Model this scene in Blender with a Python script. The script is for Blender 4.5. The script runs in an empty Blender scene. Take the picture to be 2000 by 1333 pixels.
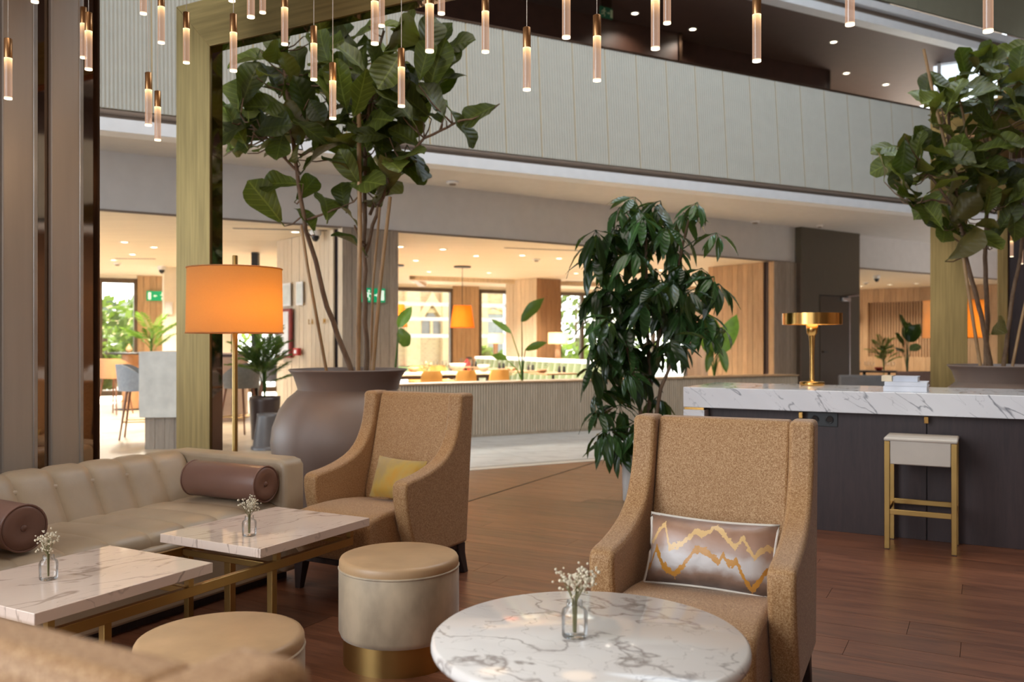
import bpy, math, random
from mathutils import Vector, Matrix
random.seed(7)
SC = bpy.context.scene
COL = SC.collection
PI = math.pi
D = math.radians

# ------------------------------------------------------------------ camera
cam = bpy.data.cameras.new('camera'); camo = bpy.data.objects.new('camera', cam); COL.objects.link(camo)
CAMZ = 1.22
camo.location = (0, 0, CAMZ); camo.rotation_euler = (PI/2, 0, 0)
cam.sensor_width = 36.0; cam.lens = 30.78; cam.clip_start = 0.05; cam.clip_end = 300
cam.dof.use_dof = True; cam.dof.focus_distance = 3.3; cam.dof.aperture_fstop = 3.1
SC.camera = camo
SC.view_settings.view_transform = 'Standard'; SC.view_settings.look = 'None'
SC.view_settings.gamma = 1.0; SC.view_settings.exposure = 0.18
SC.view_settings.use_curve_mapping = False

# ------------------------------------------------------------------ sky
wd = bpy.data.worlds.new('sky'); SC.world = wd; wd.use_nodes = True
nt = wd.node_tree; nt.nodes.clear()
wo = nt.nodes.new('ShaderNodeOutputWorld'); bg = nt.nodes.new('ShaderNodeBackground')
tc = nt.nodes.new('ShaderNodeTexCoord'); sp = nt.nodes.new('ShaderNodeSeparateXYZ')
cr = nt.nodes.new('ShaderNodeValToRGB')
cr.color_ramp.elements[0].position = 0.0; cr.color_ramp.elements[0].color = (1.0, .98, .95, 1)
cr.color_ramp.elements[1].position = 0.6; cr.color_ramp.elements[1].color = (.72, .86, 1.0, 1)
nt.links.new(tc.outputs['Generated'], sp.inputs[0]); nt.links.new(sp.outputs['Z'], cr.inputs[0])
nt.links.new(cr.outputs[0], bg.inputs[0]); bg.inputs[1].default_value = 5.5
nt.links.new(bg.outputs[0], wo.inputs[0])

# ------------------------------------------------------------------ sun, falling in through the restaurant windows
sl = bpy.data.lights.new('sun', 'SUN'); sl.energy = 22; sl.color = (1, .96, .88); sl.angle = D(.6)
so0 = bpy.data.objects.new('sun', sl); COL.objects.link(so0)
so0.rotation_euler = Vector((.22, -.72, -.64)).to_track_quat('-Z', 'Y').to_euler()
# ------------------------------------------------------------------ large lights (daylight at the glazing, one added fill, portals guide the sky in)
def area(name, loc, rot, sx, sy, power, color=(1, 1, 1), portal=False, spread=None):
    l = bpy.data.lights.new(name, 'AREA'); l.shape = 'RECTANGLE'; l.size = sx; l.size_y = sy
    l.energy = power; l.color = color
    if portal: l.cycles.is_portal = True
    if spread: l.spread = spread
    o = bpy.data.objects.new(name, l); COL.objects.link(o); o.location = loc; o.rotation_euler = rot
    return o
# glazed lobby front behind and to the left of the camera, and the skylight of the atrium
area('daylight_lobby_front', (-6.9, -1.5, 4.2), (PI/2, 0, -PI/2), 7.0, 7.0, 1080, (.84, .92, 1.0))
area('daylight_entrance', (-3.2, -4.9, 3.0), (PI/2, 0, 0), 4.6, 4.4, 120, (.80, .90, 1.0))
area('daylight_skylight', (1.0, 4.0, 9.3), (0, 0, 0), 8.0, 6.0, 420, (1.0, .91, .80))
area('upper_ring_fill', (4.5, 8.6, 9.3), (0, 0, 0), 6.0, 3.5, 330, (.74, .87, 1.0))  # cool fill added to brighten the white bands of the upper ring
# the glazed left side of the bar
area('daylight_bar_side', (-13.9, 9.5, 1.7), (PI/2, 0, -PI/2), 7.0, 2.6, 420, (.74, .87, 1.0))
area('daylight_left_front', (-10.6, 3.4, 3.6), (PI/2, 0, 0), 6.0, 5.4, 420, (.62, .81, 1.0))
# portals in the window wall of the restaurant
for x_, y_, w_ in ((-8.6, 20.1, 5.0), (-2.2, 23.4, 6.0), (3.6, 26.6, 6.5)):
    area('portal_windows', (x_-.1, y_+.0, 1.35), (PI/2, 0, D(28)), w_, 2.5, 1, portal=True)
# ------------------------------------------------------------------ helpers
def rgba(c): return (c[0], c[1], c[2], 1)
MATS = {}
class N:
    """small node-tree writer"""
    def __init__(s, name):
        s.m = bpy.data.materials.new(name); s.m.use_nodes = True; s.t = s.m.node_tree
        s.b = s.t.nodes['Principled BSDF']; s.o = s.t.nodes['Material Output']
    def n(s, typ, **kw):
        x = s.t.nodes.new(typ)
        for k, v in kw.items(): setattr(x, k, v)
        return x
    def l(s, a, b): s.t.links.new(a, b)
    def coord(s, scale=(1, 1, 1), rnd=False, kind='Object', rot=(0, 0, 0)):
        tc = s.n('ShaderNodeTexCoord'); mp = s.n('ShaderNodeMapping')
        mp.inputs['Scale'].default_value = scale
        src = tc.outputs[kind]
        if any(rot):
            m0 = s.n('ShaderNodeMapping'); m0.inputs['Rotation'].default_value = rot; s.l(src, m0.inputs[0]); src = m0.outputs[0]
        if rnd:
            oi = s.n('ShaderNodeObjectInfo'); va = s.n('ShaderNodeVectorMath', operation='ADD')
            mu = s.n('ShaderNodeMath', operation='MULTIPLY'); mu.inputs[1].default_value = 40
            s.l(oi.outputs['Random'], mu.inputs[0]); s.l(src, va.inputs[0]); s.l(mu.outputs[0], va.inputs[1]); src = va.outputs[0]
        s.l(src, mp.inputs[0]); return mp.outputs[0]
    def noise(s, vec, scale, detail=3, rough=.5, dist=0):
        x = s.n('ShaderNodeTexNoise'); x.inputs['Scale'].default_value = scale; x.inputs['Detail'].default_value = detail
        x.inputs['Roughness'].default_value = rough; x.inputs['Distortion'].default_value = dist
        s.l(vec, x.inputs['Vector']); return x.outputs['Fac']
    def ramp(s, fac, stops):
        r = s.n('ShaderNodeValToRGB'); e = r.color_ramp.elements
        while len(e) < len(stops): e.new(0.5)
        for i, (p, c) in enumerate(stops): e[i].position = p; e[i].color = rgba(c)
        s.l(fac, r.inputs[0]); return r.outputs[0]
    def math(s, op, a, b=None, c=None):
        x = s.n('ShaderNodeMath', operation=op)
        for i, v in enumerate((a, b, c)):
            if v is None: continue
            if isinstance(v, (int, float)): x.inputs[i].default_value = v
            else: s.l(v, x.inputs[i])
        return x.outputs[0]
    def mix(s, fac, a, b):
        x = s.n('ShaderNodeMix', data_type='RGBA')
        for i, v in ((0, fac), (6, a), (7, b)):
            if isinstance(v, (int, float)): x.inputs[i].default_value = v
            elif isinstance(v, tuple): x.inputs[i].default_value = rgba(v)
            else: s.l(v, x.inputs[i])
        return x.outputs[2]
    def bump(s, h, strength=.2, dist=.01):
        x = s.n('ShaderNodeBump'); x.inputs['Strength'].default_value = strength; x.inputs['Distance'].default_value = dist
        s.l(h, x.inputs['Height']); s.l(x.outputs[0], s.b.inputs['Normal'])
    def base(s, c):
        if isinstance(c, tuple): s.b.inputs['Base Color'].default_value = rgba(c)
        else: s.l(c, s.b.inputs['Base Color'])
    def set(s, **kw):
        for k, v in kw.items(): s.b.inputs[k.replace('_', ' ')].default_value = v
        return s

def pm(name, c, rough=.5, metal=0.0, var=.12, scale=6, stretch=(1, 1, 1), bump=0, bscale=80, rnd=0, **kw):
    """plain procedural surface: base colour with soft noise variation, optional fine bump"""
    if name in MATS: return MATS[name]
    g = N(name)
    vec = g.coord(stretch)
    f = g.noise(vec, scale, 4)
    lo = tuple(max(0, x*(1-var)) for x in c); hi = tuple(min(1, x*(1+var)) for x in c)
    col = g.ramp(f, [(.3, lo), (.7, hi)])
    if rnd:
        oi = g.n('ShaderNodeObjectInfo')
        k = g.math('MULTIPLY_ADD', oi.outputs['Random'], 2*rnd, 1-rnd)
        hsv = g.n('ShaderNodeHueSaturation'); g.l(k, hsv.inputs['Value']); g.l(col, hsv.inputs['Color']); col = hsv.outputs[0]
    g.base(col); g.set(Roughness=rough, Metallic=metal)
    if bump: g.bump(g.noise(g.coord(), bscale, 2), bump, .004)
    for k, v in kw.items(): g.b.inputs[k.replace('_', ' ')].default_value = v
    MATS[name] = g.m
    return g.m

def wood(name, a, b, rough=.45, scale=3, stretch=(1, 12, 12), rnd=.15, contrast=(.35, .65), spec=.5, coat=0):
    """grain runs along local X for stretch (1,n,n), along Z for (n,n,1)"""
    if name in MATS: return MATS[name]
    g = N(name); vec = g.coord(stretch, rnd=True)
    f = g.noise(vec, scale, 5, .6, .6)
    f2 = g.noise(vec, scale*5, 3, .6)
    f = g.math('MULTIPLY_ADD', f2, .35, g.math('MULTIPLY', f, .75))
    col = g.ramp(f, [(contrast[0], a), (contrast[1], b)])
    oi = g.n('ShaderNodeObjectInfo'); k = g.math('MULTIPLY_ADD', oi.outputs['Random'], 2*rnd, 1-rnd)
    hsv = g.n('ShaderNodeHueSaturation'); g.l(k, hsv.inputs['Value']); g.l(col, hsv.inputs['Color'])
    g.base(hsv.outputs[0]); g.set(Roughness=rough, Specular_IOR_Level=spec, Coat_Weight=coat, Coat_Roughness=.25)
    g.bump(f2, .05, .003); MATS[name] = g.m
    return g.m

def marble(name, white, vein, scale=2.2, rough=.08, thr=.045, rot=(0, 0, .5), stretch=(1, 1, 1)):
    if name in MATS: return MATS[name]
    g = N(name); vec = g.coord(stretch, rot=rot)
    wv = g.n('ShaderNodeVectorMath', operation='ADD')
    nz = g.n('ShaderNodeTexNoise'); nz.inputs['Scale'].default_value = scale*1.5; nz.inputs['Detail'].default_value = 5
    g.l(vec, nz.inputs['Vector'])
    sc = g.n('ShaderNodeVectorMath', operation='SCALE'); g.l(nz.outputs['Color'], sc.inputs[0]); sc.inputs['Scale'].default_value = .35
    g.l(vec, wv.inputs[0]); g.l(sc.outputs[0], wv.inputs[1])
    def ridge(s, w, off):
        f = g.noise(wv.outputs[0], s, 2, .5)
        r = g.math('ABSOLUTE', g.math('SUBTRACT', f, .5+off))
        return g.math('SUBTRACT', 1.0, g.math('SMOOTH_MIN', g.math('DIVIDE', r, w), 1.0, .2))
    a = ridge(scale, thr, 0); b = ridge(scale*2.3, thr*.6, .04)
    msk = g.noise(vec, scale*1.3, 2)
    msk = g.math('MULTIPLY', g.math('GREATER_THAN', msk, .42), msk)
    v = g.math('MULTIPLY', g.math('ADD', a, g.math('MULTIPLY', b, .6)), g.math('MULTIPLY', msk, 1.5))
    cl = g.noise(vec, scale*.8, 4)
    bc = g.ramp(cl, [(.3, tuple(x*.93 for x in white)), (.7, white)])
    g.base(g.mix(g.math('MINIMUM', v, .85), bc, vein)); g.set(Roughness=rough, Specular_IOR_Level=.5)
    MATS[name] = g.m
    return g.m

def emit(name, c, strength, base=(.8, .8, .8)):
    if name in MATS: return MATS[name]
    g = N(name); f = g.noise(g.coord(), 9, 2)
    g.base(base); g.l(g.ramp(f, [(.3, tuple(x*.96 for x in c)), (.7, c)]), g.b.inputs['Emission Color'])
    g.set(Emission_Strength=strength, Roughness=.4); MATS[name] = g.m
    return g.m

class MB:
    """mesh collector"""
    def __init__(s): s.v = []; s.f = []; s.sm = []
    def add(s, vs, fs, smooth=False):
        o = len(s.v); s.v += [tuple(p) for p in vs]
        for f in fs: s.f.append(tuple(i+o for i in f)); s.sm.append(smooth)
        return s
    def box(s, x0, x1, y0, y1, z0, z1):
        vs = [(x, y, z) for z in (z0, z1) for y in (y0, y1) for x in (x0, x1)]
        return s.add(vs, [(0, 2, 3, 1), (4, 5, 7, 6), (0, 1, 5, 4), (2, 6, 7, 3), (0, 4, 6, 2), (1, 3, 7, 5)])
    def bar(s, a, b, w, h, up=(0, 0, 1)):
        """rectangular bar from a to b, w across, h along up"""
        a = Vector(a); b = Vector(b); d = (b-a).normalized(); up = Vector(up)
        if abs(d.dot(up)) > .99: up = Vector((0, 1, 0))
        x = d.cross(up).normalized()*w/2; y = x.cross(d).normalized()*h/2
        vs = [p+sx*x+sy*y for p in (a, b) for sx, sy in ((-1, -1), (1, -1), (1, 1), (-1, 1))]
        return s.add(vs, [(0, 1, 2, 3), (7, 6, 5, 4), (0, 4, 5, 1), (1, 5, 6, 2), (2, 6, 7, 3), (3, 7, 4, 0)])
    def prism(s, poly, t0, t1, axis='z', smooth=False):
        """extrude a 2D polygon; axis x: poly=(y,z), y: (x,z), z: (x,y)"""
        def P(p, t): return {'x': (t, p[0], p[1]), 'y': (p[0], t, p[1]), 'z': (p[0], p[1], t)}[axis]
        n = len(poly); vs = [P(p, t0) for p in poly]+[P(p, t1) for p in poly]
        fs = [tuple(range(n-1, -1, -1)), tuple(range(n, 2*n))]+[(i, (i+1) % n, n+(i+1) % n, n+i) for i in range(n)]
        return s.add(vs, fs, smooth)
    def wall(s, p0, p1, z0, z1, t=.1):
        """vertical slab between two plan points, thickness t to the left of p0->p1"""
        d = Vector((p1[0]-p0[0], p1[1]-p0[1])).normalized(); n = Vector((-d.y, d.x))*t
        return s.prism([p0, p1, (p1[0]+n.x, p1[1]+n.y), (p0[0]+n.x, p0[1]+n.y)], z0, z1)
    def lathe(s, prof, seg=32, c=(0, 0, 0), smooth=True):
        vs = []; fs = []
        for r, z in prof:
            for k in range(seg): a = 2*PI*k/seg; vs.append((c[0]+r*math.cos(a), c[1]+r*math.sin(a), c[2]+z))
        for i in range(len(prof)-1):
            for k in range(seg):
                k2 = (k+1) % seg; fs.append((i*seg+k, i*seg+k2, (i+1)*seg+k2, (i+1)*seg+k))
        s.add(vs, fs, smooth)
        if prof[0][0] > 1e-5: s.add([vs[k] for k in range(seg)], [tuple(range(seg-1, -1, -1))])
        if prof[-1][0] > 1e-5: s.add(vs[-seg:], [tuple(range(seg))])
        return s
    def tube(s, pts, rad, seg=8, smooth=True, cap=True):
        pts = [Vector(p) for p in pts]; n = len(pts)
        if not isinstance(rad, (list, tuple)): rad = [rad]*n
        vs = []; fs = []; ref = None
        for i, p in enumerate(pts):
            d = (pts[min(i+1, n-1)]-pts[max(i-1, 0)]).normalized()
            if ref is None: ref = Vector((0, 0, 1)) if abs(d.z) < .9 else Vector((1, 0, 0))
            x = d.cross(ref).normalized(); y = d.cross(x).normalized(); ref = y.cross(d) if False else ref
            for k in range(seg):
                a = 2*PI*k/seg; vs.append(p+(x*math.cos(a)+y*math.sin(a))*rad[i])
        for i in range(n-1):
            for k in range(seg):
                k2 = (k+1) % seg; fs.append((i*seg+k, i*seg+k2, (i+1)*seg+k2, (i+1)*seg+k))
        s.add(vs, fs, smooth)
        if cap: s.add(vs[:seg], [tuple(range(seg-1, -1, -1))]); s.add(vs[-seg:], [tuple(range(seg))])
        return s
    def grid(s, fn, nu, nv, smooth=True, flip=False):
        vs = [fn(i/(nu-1), j/(nv-1)) for i in range(nu) for j in range(nv)]; fs = []
        for i in range(nu-1):
            for j in range(nv-1):
                q = (i*nv+j, (i+1)*nv+j, (i+1)*nv+j+1, i*nv+j+1); fs.append(q[::-1] if flip else q)
        return s.add(vs, fs, smooth)
    def mesh(s, name):
        me = bpy.data.meshes.new(name); me.from_pydata(s.v, [], s.f); me.update()
        me.polygons.foreach_set('use_smooth', s.sm); return me
    def build(s, name, mat, parent=None, loc=None, rz=0, bevel=0, seg=2, subsurf=0, label=None):
        o = bpy.data.objects.new(name, s.mesh(name)); COL.objects.link(o)
        if mat: o.data.materials.append(mat)
        if parent: o.parent = parent
        if loc: o.location = loc
        o.rotation_euler[2] = rz
        if bevel:
            b = o.modifiers.new('bevel', 'BEVEL'); b.width = bevel; b.segments = seg; b.limit_method = 'ANGLE'; b.angle_limit = D(40)
            b.harden_normals = False
            for p in o.data.polygons: p.use_smooth = True
            try: o.data.set_sharp_from_angle(angle=D(50))
            except Exception: pass
        if subsurf:
            m = o.modifiers.new('sub', 'SUBSURF'); m.levels = subsurf; m.render_levels = subsurf
            for p in o.data.polygons: p.use_smooth = True
        if label: o['label'] = label
        return o

def thing(name, label, cat, loc=(0, 0, 0), rz=0, group=None):
    o = bpy.data.objects.new(name, None); COL.objects.link(o); o.empty_display_size = .1
    o.location = loc; o.rotation_euler[2] = rz; o['label'] = label; o['category'] = cat
    if group: o['group'] = group
    return o
def tag(o, label, cat, group=None):
    o['label'] = label; o['category'] = cat
    if group: o['group'] = group
    return o
def struct(name, label=None):
    o = bpy.data.objects.new(name, None); COL.objects.link(o); o['kind'] = 'structure'
    if label: o['label'] = label
    return o
def st(o, label=None):
    o['kind'] = 'structure'
    if label: o['label'] = label
    return o
KIDS = {}
def children(o): return list(o.children)
def dup(o, loc=None, rz=None, label=None, group=None, parent=None):
    c = o.copy(); COL.objects.link(c)
    if parent: c.parent = parent
    if loc is not None: c.location = loc
    if rz is not None: c.rotation_euler[2] = rz
    if label: c['label'] = label
    if group: c['group'] = group
    for ch in list(o.children): dup(ch, parent=c)
    return c
def rep(me, name, parent, mat4):
    """another object on shared mesh data"""
    o = bpy.data.objects.new(name, me); COL.objects.link(o)
    if parent: o.parent = parent
    o.matrix_local = mat4
    return o
def point(loc, power, color, r=.03, name='bulb_light'):
    l = bpy.data.lights.new(name, 'POINT'); l.energy = power; l.color = color; l.shadow_soft_size = r
    o = bpy.data.objects.new(name, l); COL.objects.link(o); o.location = loc; return o
def spot(loc, power, color, size=D(110), r=.04, name='downlight_beam'):
    l = bpy.data.lights.new(name, 'SPOT'); l.energy = power; l.color = color; l.spot_size = size; l.spot_blend = .6; l.shadow_soft_size = r
    o = bpy.data.objects.new(name, l); COL.objects.link(o); o.location = loc; return o

F = 1710.0
def W(px, d): return ((px-1000)/F*d, d)              # plan position at depth d under image column px
def ZZ(py, d): return CAMZ-(py-666.5)/F*d
def W3(px, py, d): return Vector(((px-1000)/F*d, d, ZZ(py, d)))
GA = D(61.5)
U = Vector((math.cos(GA), math.sin(GA))); V = Vector((-math.sin(GA), math.cos(GA)))
R0 = Vector((-.636, 3.91))                            # lounge grid origin: right corner of the far table top
def G(u, v): p = R0+U*u+V*v; return (p.x, p.y)
def on_line(px, p, d):
    """point of the plan line p + t*d seen under column px"""
    k = (px-1000)/F
    t = (k*p[1]-p[0])/(d[0]-k*d[1]); return t
# far frame
WA = D(28); WV = Vector((math.cos(WA), math.sin(WA))); MV = Vector((-math.sin(WA), math.cos(WA)))

# ------------------------------------------------------------------ materials
M = {}
M['lobby_wood'] = wood('lobby_wood', (.078, .025, .011), (.205, .077, .037), .34, 2.2, (1, 9, 9), .22)
M['oak_floor'] = wood('oak_floor', (.42, .30, .19), (.58, .45, .31), .4, 2.5, (1, 9, 9), .08)
M['dark_bed'] = pm('dark_bed', (.02, .012, .008), .7)
M['pale_stone'] = marble('pale_stone', (.66, .645, .61), (.46, .44, .41), 1.2, .3, .08, stretch=(1, 3, 1))
M['marble'] = marble('marble', (.80, .745, .69), (.30, .25, .22), 3.0, .09, .014, stretch=(1, 1.3, 1))
M['marble_warm_reflection'] = marble('marble_warm_reflection', (.84, .66, .54), (.42, .30, .23), 2.2, .06, .018, rot=(0, 0, .3), stretch=(.8, 2.4, 1))  # white marble; warm reflection on the tops is put into the colour
M['counter_marble'] = marble('counter_marble', (.80, .80, .82), (.16, .17, .20), 1.7, .10, .013, rot=(0, .85, 0), stretch=(4.2, 1, 1.1))
M['brass_brushed'] = pm('brass_brushed', (.245, .168, .066), .45, 1.0, .2, 3, (14, 14, .6))
M['brass_lintel'] = pm('brass_lintel', (.255, .175, .068), .45, 1.0, .2, 3, (.6, 14, 14))
M['brass'] = pm('brass', (.62, .36, .11), .22, 1.0, .05)
M['brass_satin'] = pm('brass_satin', (.46, .29, .10), .38, 1.0, .08)
M['brass_frame'] = pm('brass_frame', (.40, .25, .085), .36, .9, .08)
M['champagne'] = pm('champagne', (.50, .44, .375), .48, .3, .06, 2, (8, 8, .5))
M['bronze_mirror'] = pm('bronze_mirror', (.40, .29, .21), .04, 1.0, .05)
M['bronze_dark'] = pm('bronze_dark', (.09, .05, .03), .3, .8)
M['black_metal'] = pm('black_metal', (.02, .018, .016), .45, .5)
M['dark_wood'] = wood('dark_wood', (.018, .011, .010), (.045, .026, .022), .5, 2.5, (12, 12, 1), .12)
M['espresso'] = wood('espresso', (.023, .0115, .0115), (.042, .022, .021), .5, 3, (10, 10, 1), .08)
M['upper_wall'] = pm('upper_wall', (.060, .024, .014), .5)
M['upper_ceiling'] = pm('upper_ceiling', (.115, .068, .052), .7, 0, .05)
M['white_paint'] = pm('white_paint', (.78, .79, .80), .7, 0, .03)
M['soffit_paint'] = pm('soffit_paint', (.60, .575, .545), .75, 0, .03)
M['trim_taupe'] = pm('trim_taupe', (.22, .165, .125), .5, 0, .05)
M['panel_sage'] = pm('panel_sage', (.47, .46, .40), .6, 0, .03)
M['olive_panel'] = pm('olive_panel', (.26, .25, .18), .6, 0, .03)
M['slat_taupe'] = wood('slat_taupe', (.34, .27, .19), (.48, .39, .29), .55, 3, (12, 12, 1), .08)
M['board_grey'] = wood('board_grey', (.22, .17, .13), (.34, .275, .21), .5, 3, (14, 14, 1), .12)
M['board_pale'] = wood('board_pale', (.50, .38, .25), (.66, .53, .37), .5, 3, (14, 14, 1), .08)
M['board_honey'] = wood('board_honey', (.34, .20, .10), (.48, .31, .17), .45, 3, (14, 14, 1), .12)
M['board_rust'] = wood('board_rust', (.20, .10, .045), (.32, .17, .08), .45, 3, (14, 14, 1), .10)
M['olive_dark'] = pm('olive_dark', (.085, .066, .040), .5, 0, .08, 3, (12, 12, 1))
M['warm_ceiling'] = pm('warm_ceiling', (.80, .70, .55), .7, 0, .05, 2.5, (.4, 6, 1))
M['cream_wall'] = pm('cream_wall', (.78, .70, .55), .7, 0, .03)
M['window_metal'] = pm('window_metal', (.12, .085, .06), .4, .5)
M['steel'] = pm('steel', (.55, .55, .55), .3, 1.0)
M['white_plastic'] = pm('white_plastic', (.75, .74, .72), .4)
M['black'] = pm('black', (.012, .012, .012), .4)
M['smoke_glass'] = pm('smoke_glass', (.02, .02, .02), .08)
M['clay_pot'] = pm('clay_pot', (.20, .145, .118), .46, 0, .05)
M['soil'] = pm('soil', (.035, .022, .014), .95, 0, .4, 30, bump=.6)
M['white_ceramic'] = pm('white_ceramic', (.78, .77, .74), .3)
M['sofa_leather'] = pm('sofa_leather', (.44, .335, .225), .42, 0, .10, 5, bump=.08, bscale=120)
M['bolster_leather'] = pm('bolster_leather', (.215, .112, .082), .36, 0, .08, 5, bump=.08, bscale=120)
M['ottoman_velvet'] = pm('ottoman_velvet', (.46, .35, .23), .5, 0, .28, 9, (1, 1, .6), Sheen_Weight=.4, Sheen_Roughness=.4, bump=.05)
M['ottoman_top'] = pm('ottoman_top', (.50, .31, .16), .42, 0, .12, 7, bump=.05)
M['stem_bark'] = wood('stem_bark', (.10, .055, .03), (.21, .13, .075), .7, 5, (4, 4, 1), .15)
M['bamboo'] = wood('bamboo', (.22, .12, .05), (.42, .26, .12), .45, 3, (6, 6, 1), .2)
M['stool_leather'] = pm('stool_leather', (.53, .47, .40), .45, 0, .05, bump=.05)
M['tan_leather'] = pm('tan_leather', (.46, .24, .11), .45, 0, .08)
M['mustard'] = pm('mustard', (.52, .27, .065), .55, 0, .08)
M['grey_fabric'] = pm('grey_fabric', (.26, .26, .26), .8, 0, .1, 30)
M['grey_blue'] = pm('grey_blue', (.30, .32, .34), .7, 0, .1, 30)
M['red'] = pm('red', (.42, .02, .02), .4)
M['sage_velvet'] = pm('sage_velvet', (.115, .145, .06), .6, 0, .12, 6, Sheen_Weight=.4)
M['exit_green'] = emit('exit_green', (.0, .36, .15), .35, (.0, .3, .12))
M['exit_white'] = emit('exit_white', (.75, .95, .75), .5, (.8, .9, .8))
M['paper'] = pm('paper', (.74, .72, .68), .8, 0, .05)
M['downlight_glow'] = emit('downlight_glow', (1.0, .84, .58), 9)
M['petal'] = pm('petal', (.66, .58, .43), .8, 0, .2, 40)
M['dry_stem'] = pm('dry_stem', (.22, .20, .09), .7)

def fabric_tan():
    g = N('chair_boucle'); v = g.coord()
    f = g.noise(v, 420, 2, .6); f2 = g.noise(v, 170, 2); f3 = g.noise(v, 5, 2)
    a = g.ramp(g.math('MULTIPLY_ADD', f2, .4, g.math('MULTIPLY', f, .7)), [(.42, (.20, .086, .024)), (.54, (.36, .188, .072)), (.68, (.57, .37, .19))])
    g.base(g.mix(g.math('MULTIPLY', f3, .3), a, (.34, .15, .042))); g.set(Roughness=.6, Sheen_Weight=.15, Specular_IOR_Level=.4)
    g.bump(f, .25, .003); return g.m
M['chair_fabric'] = fabric_tan()

def shade_mat(name, c, es, ec):
    """lamp shade: translucent cloth"""
    g = N(name); g.t.nodes.remove(g.b)
    df = g.n('ShaderNodeBsdfDiffuse'); tr = g.n('ShaderNodeBsdfTranslucent'); mx = g.n('ShaderNodeMixShader')
    f = g.noise(g.coord((1, 1, 1)), 120, 2)
    col = g.ramp(f, [(.3, tuple(x*.95 for x in c)), (.7, c)])
    g.l(col, df.inputs[0]); tr.inputs[0].default_value = rgba(ec); mx.inputs[0].default_value = es
    g.l(df.outputs[0], mx.inputs[1]); g.l(tr.outputs[0], mx.inputs[2]); g.l(mx.outputs[0], g.o.inputs[0]); return g.m
M['shade_amber'] = shade_mat('shade_amber', (.74, .46, .22), .5, (.78, .33, .04))
M['shade_orange'] = shade_mat('shade_orange', (.62, .17, .02), .5, (.9, .22, .02))
M['shade_cream'] = shade_mat('shade_cream', (.72, .60, .40), .5, (.85, .68, .4))

def leaf_mat(name, c, under, gloss=.35, trans=.25, nv=0):
    """leaf: midrib on local x=0, side veins slanting to the tip; random tone per leaf object"""
    g = N(name); oi = g.n('ShaderNodeObjectInfo'); geo = g.n('ShaderNodeNewGeometry')
    v = g.coord(); f = g.noise(v, 12, 3)
    col = g.ramp(f, [(.3, tuple(x*.75 for x in c)), (.7, tuple(x*1.2 for x in c))])
    if nv:
        tcn = g.n('ShaderNodeTexCoord'); sp = g.n('ShaderNodeSeparateXYZ'); g.l(tcn.outputs['Object'], sp.inputs[0])
        ax = g.math('ABSOLUTE', sp.outputs['X'])
        mid = g.math('LESS_THAN', ax, .0045)
        ph = g.math('FRACT', g.math('MULTIPLY', g.math('SUBTRACT', sp.outputs['Y'], g.math('MULTIPLY', ax, .75)), nv))
        tri = g.math('ABSOLUTE', g.math('SUBTRACT', ph, .5))
        side = g.math('MULTIPLY', g.math('GREATER_THAN', tri, .42), .55)
        vein = g.math('MAXIMUM', mid, side)
        col = g.mix(vein, col, tuple(min(1, x*2.1) for x in c))
        g.bump(g.math('MULTIPLY_ADD', tri, -1.0, g.math('MULTIPLY', mid, .4)), .35, .012)
    k = g.math('MULTIPLY_ADD', g.math('POWER', oi.outputs['Random'], 1.5), 1.5, .35)
    hsv = g.n('ShaderNodeHueSaturation'); g.l(k, hsv.inputs['Value']); g.l(col, hsv.inputs['Color'])
    col = g.mix(geo.outputs['Backfacing'], hsv.outputs[0], under)
    g.base(col); g.set(Roughness=gloss, Specular_IOR_Level=.45)
    tr = g.n('ShaderNodeBsdfTranslucent'); g.l(g.mix(.55, col, (.17, .28, .02)), tr.inputs[0])
    mx = g.n('ShaderNodeMixShader'); mx.inputs[0].default_value = trans
    g.l(g.b.outputs[0], mx.inputs[1]); g.l(tr.outputs[0], mx.inputs[2]); g.l(mx.outputs[0], g.o.inputs[0]); return g.m
M['fig_leaf'] = leaf_mat('fig_leaf', (.072, .090, .016), (.12, .095, .022), .46, .28, 24)
M['umbrella_leaf'] = leaf_mat('umbrella_leaf', (.027, .066, .019), (.06, .10, .03), .22, .18, 30)
M['banana_leaf'] = leaf_mat('banana_leaf', (.10, .20, .025), (.12, .22, .03), .35, .35)
M['palm_leaf'] = leaf_mat('palm_leaf', (.10, .19, .03), (.11, .19, .04), .35, .4)

def glass(name, tint=(1, 1, 1), refl=.08):
    g = N(name); g.t.nodes.remove(g.b)
    tr = g.n('ShaderNodeBsdfTransparent'); gl = g.n('ShaderNodeBsdfGlossy'); mx = g.n('ShaderNodeMixShader')
    lw = g.n('ShaderNodeLayerWeight'); lw.inputs[0].default_value = .25
    f = g.noise(g.coord(), 3, 1); g.l(g.ramp(f, [(0, tint), (1, tuple(min(1, x*1.02) for x in tint))]), tr.inputs[0])
    gl.inputs['Roughness'].default_value = .02; k = g.math('MULTIPLY_ADD', lw.outputs['Fresnel'], .8, refl)
    g.l(k, mx.inputs[0]); g.l(tr.outputs[0], mx.inputs[1]); g.l(gl.outputs[0], mx.inputs[2]); g.l(mx.outputs[0], g.o.inputs[0]); return g.m
M['pane_glass'] = glass('pane_glass', (.96, .97, .96), .02)
M['clear_glass'] = glass('clear_glass', (.965, .965, .955), .03)

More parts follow.
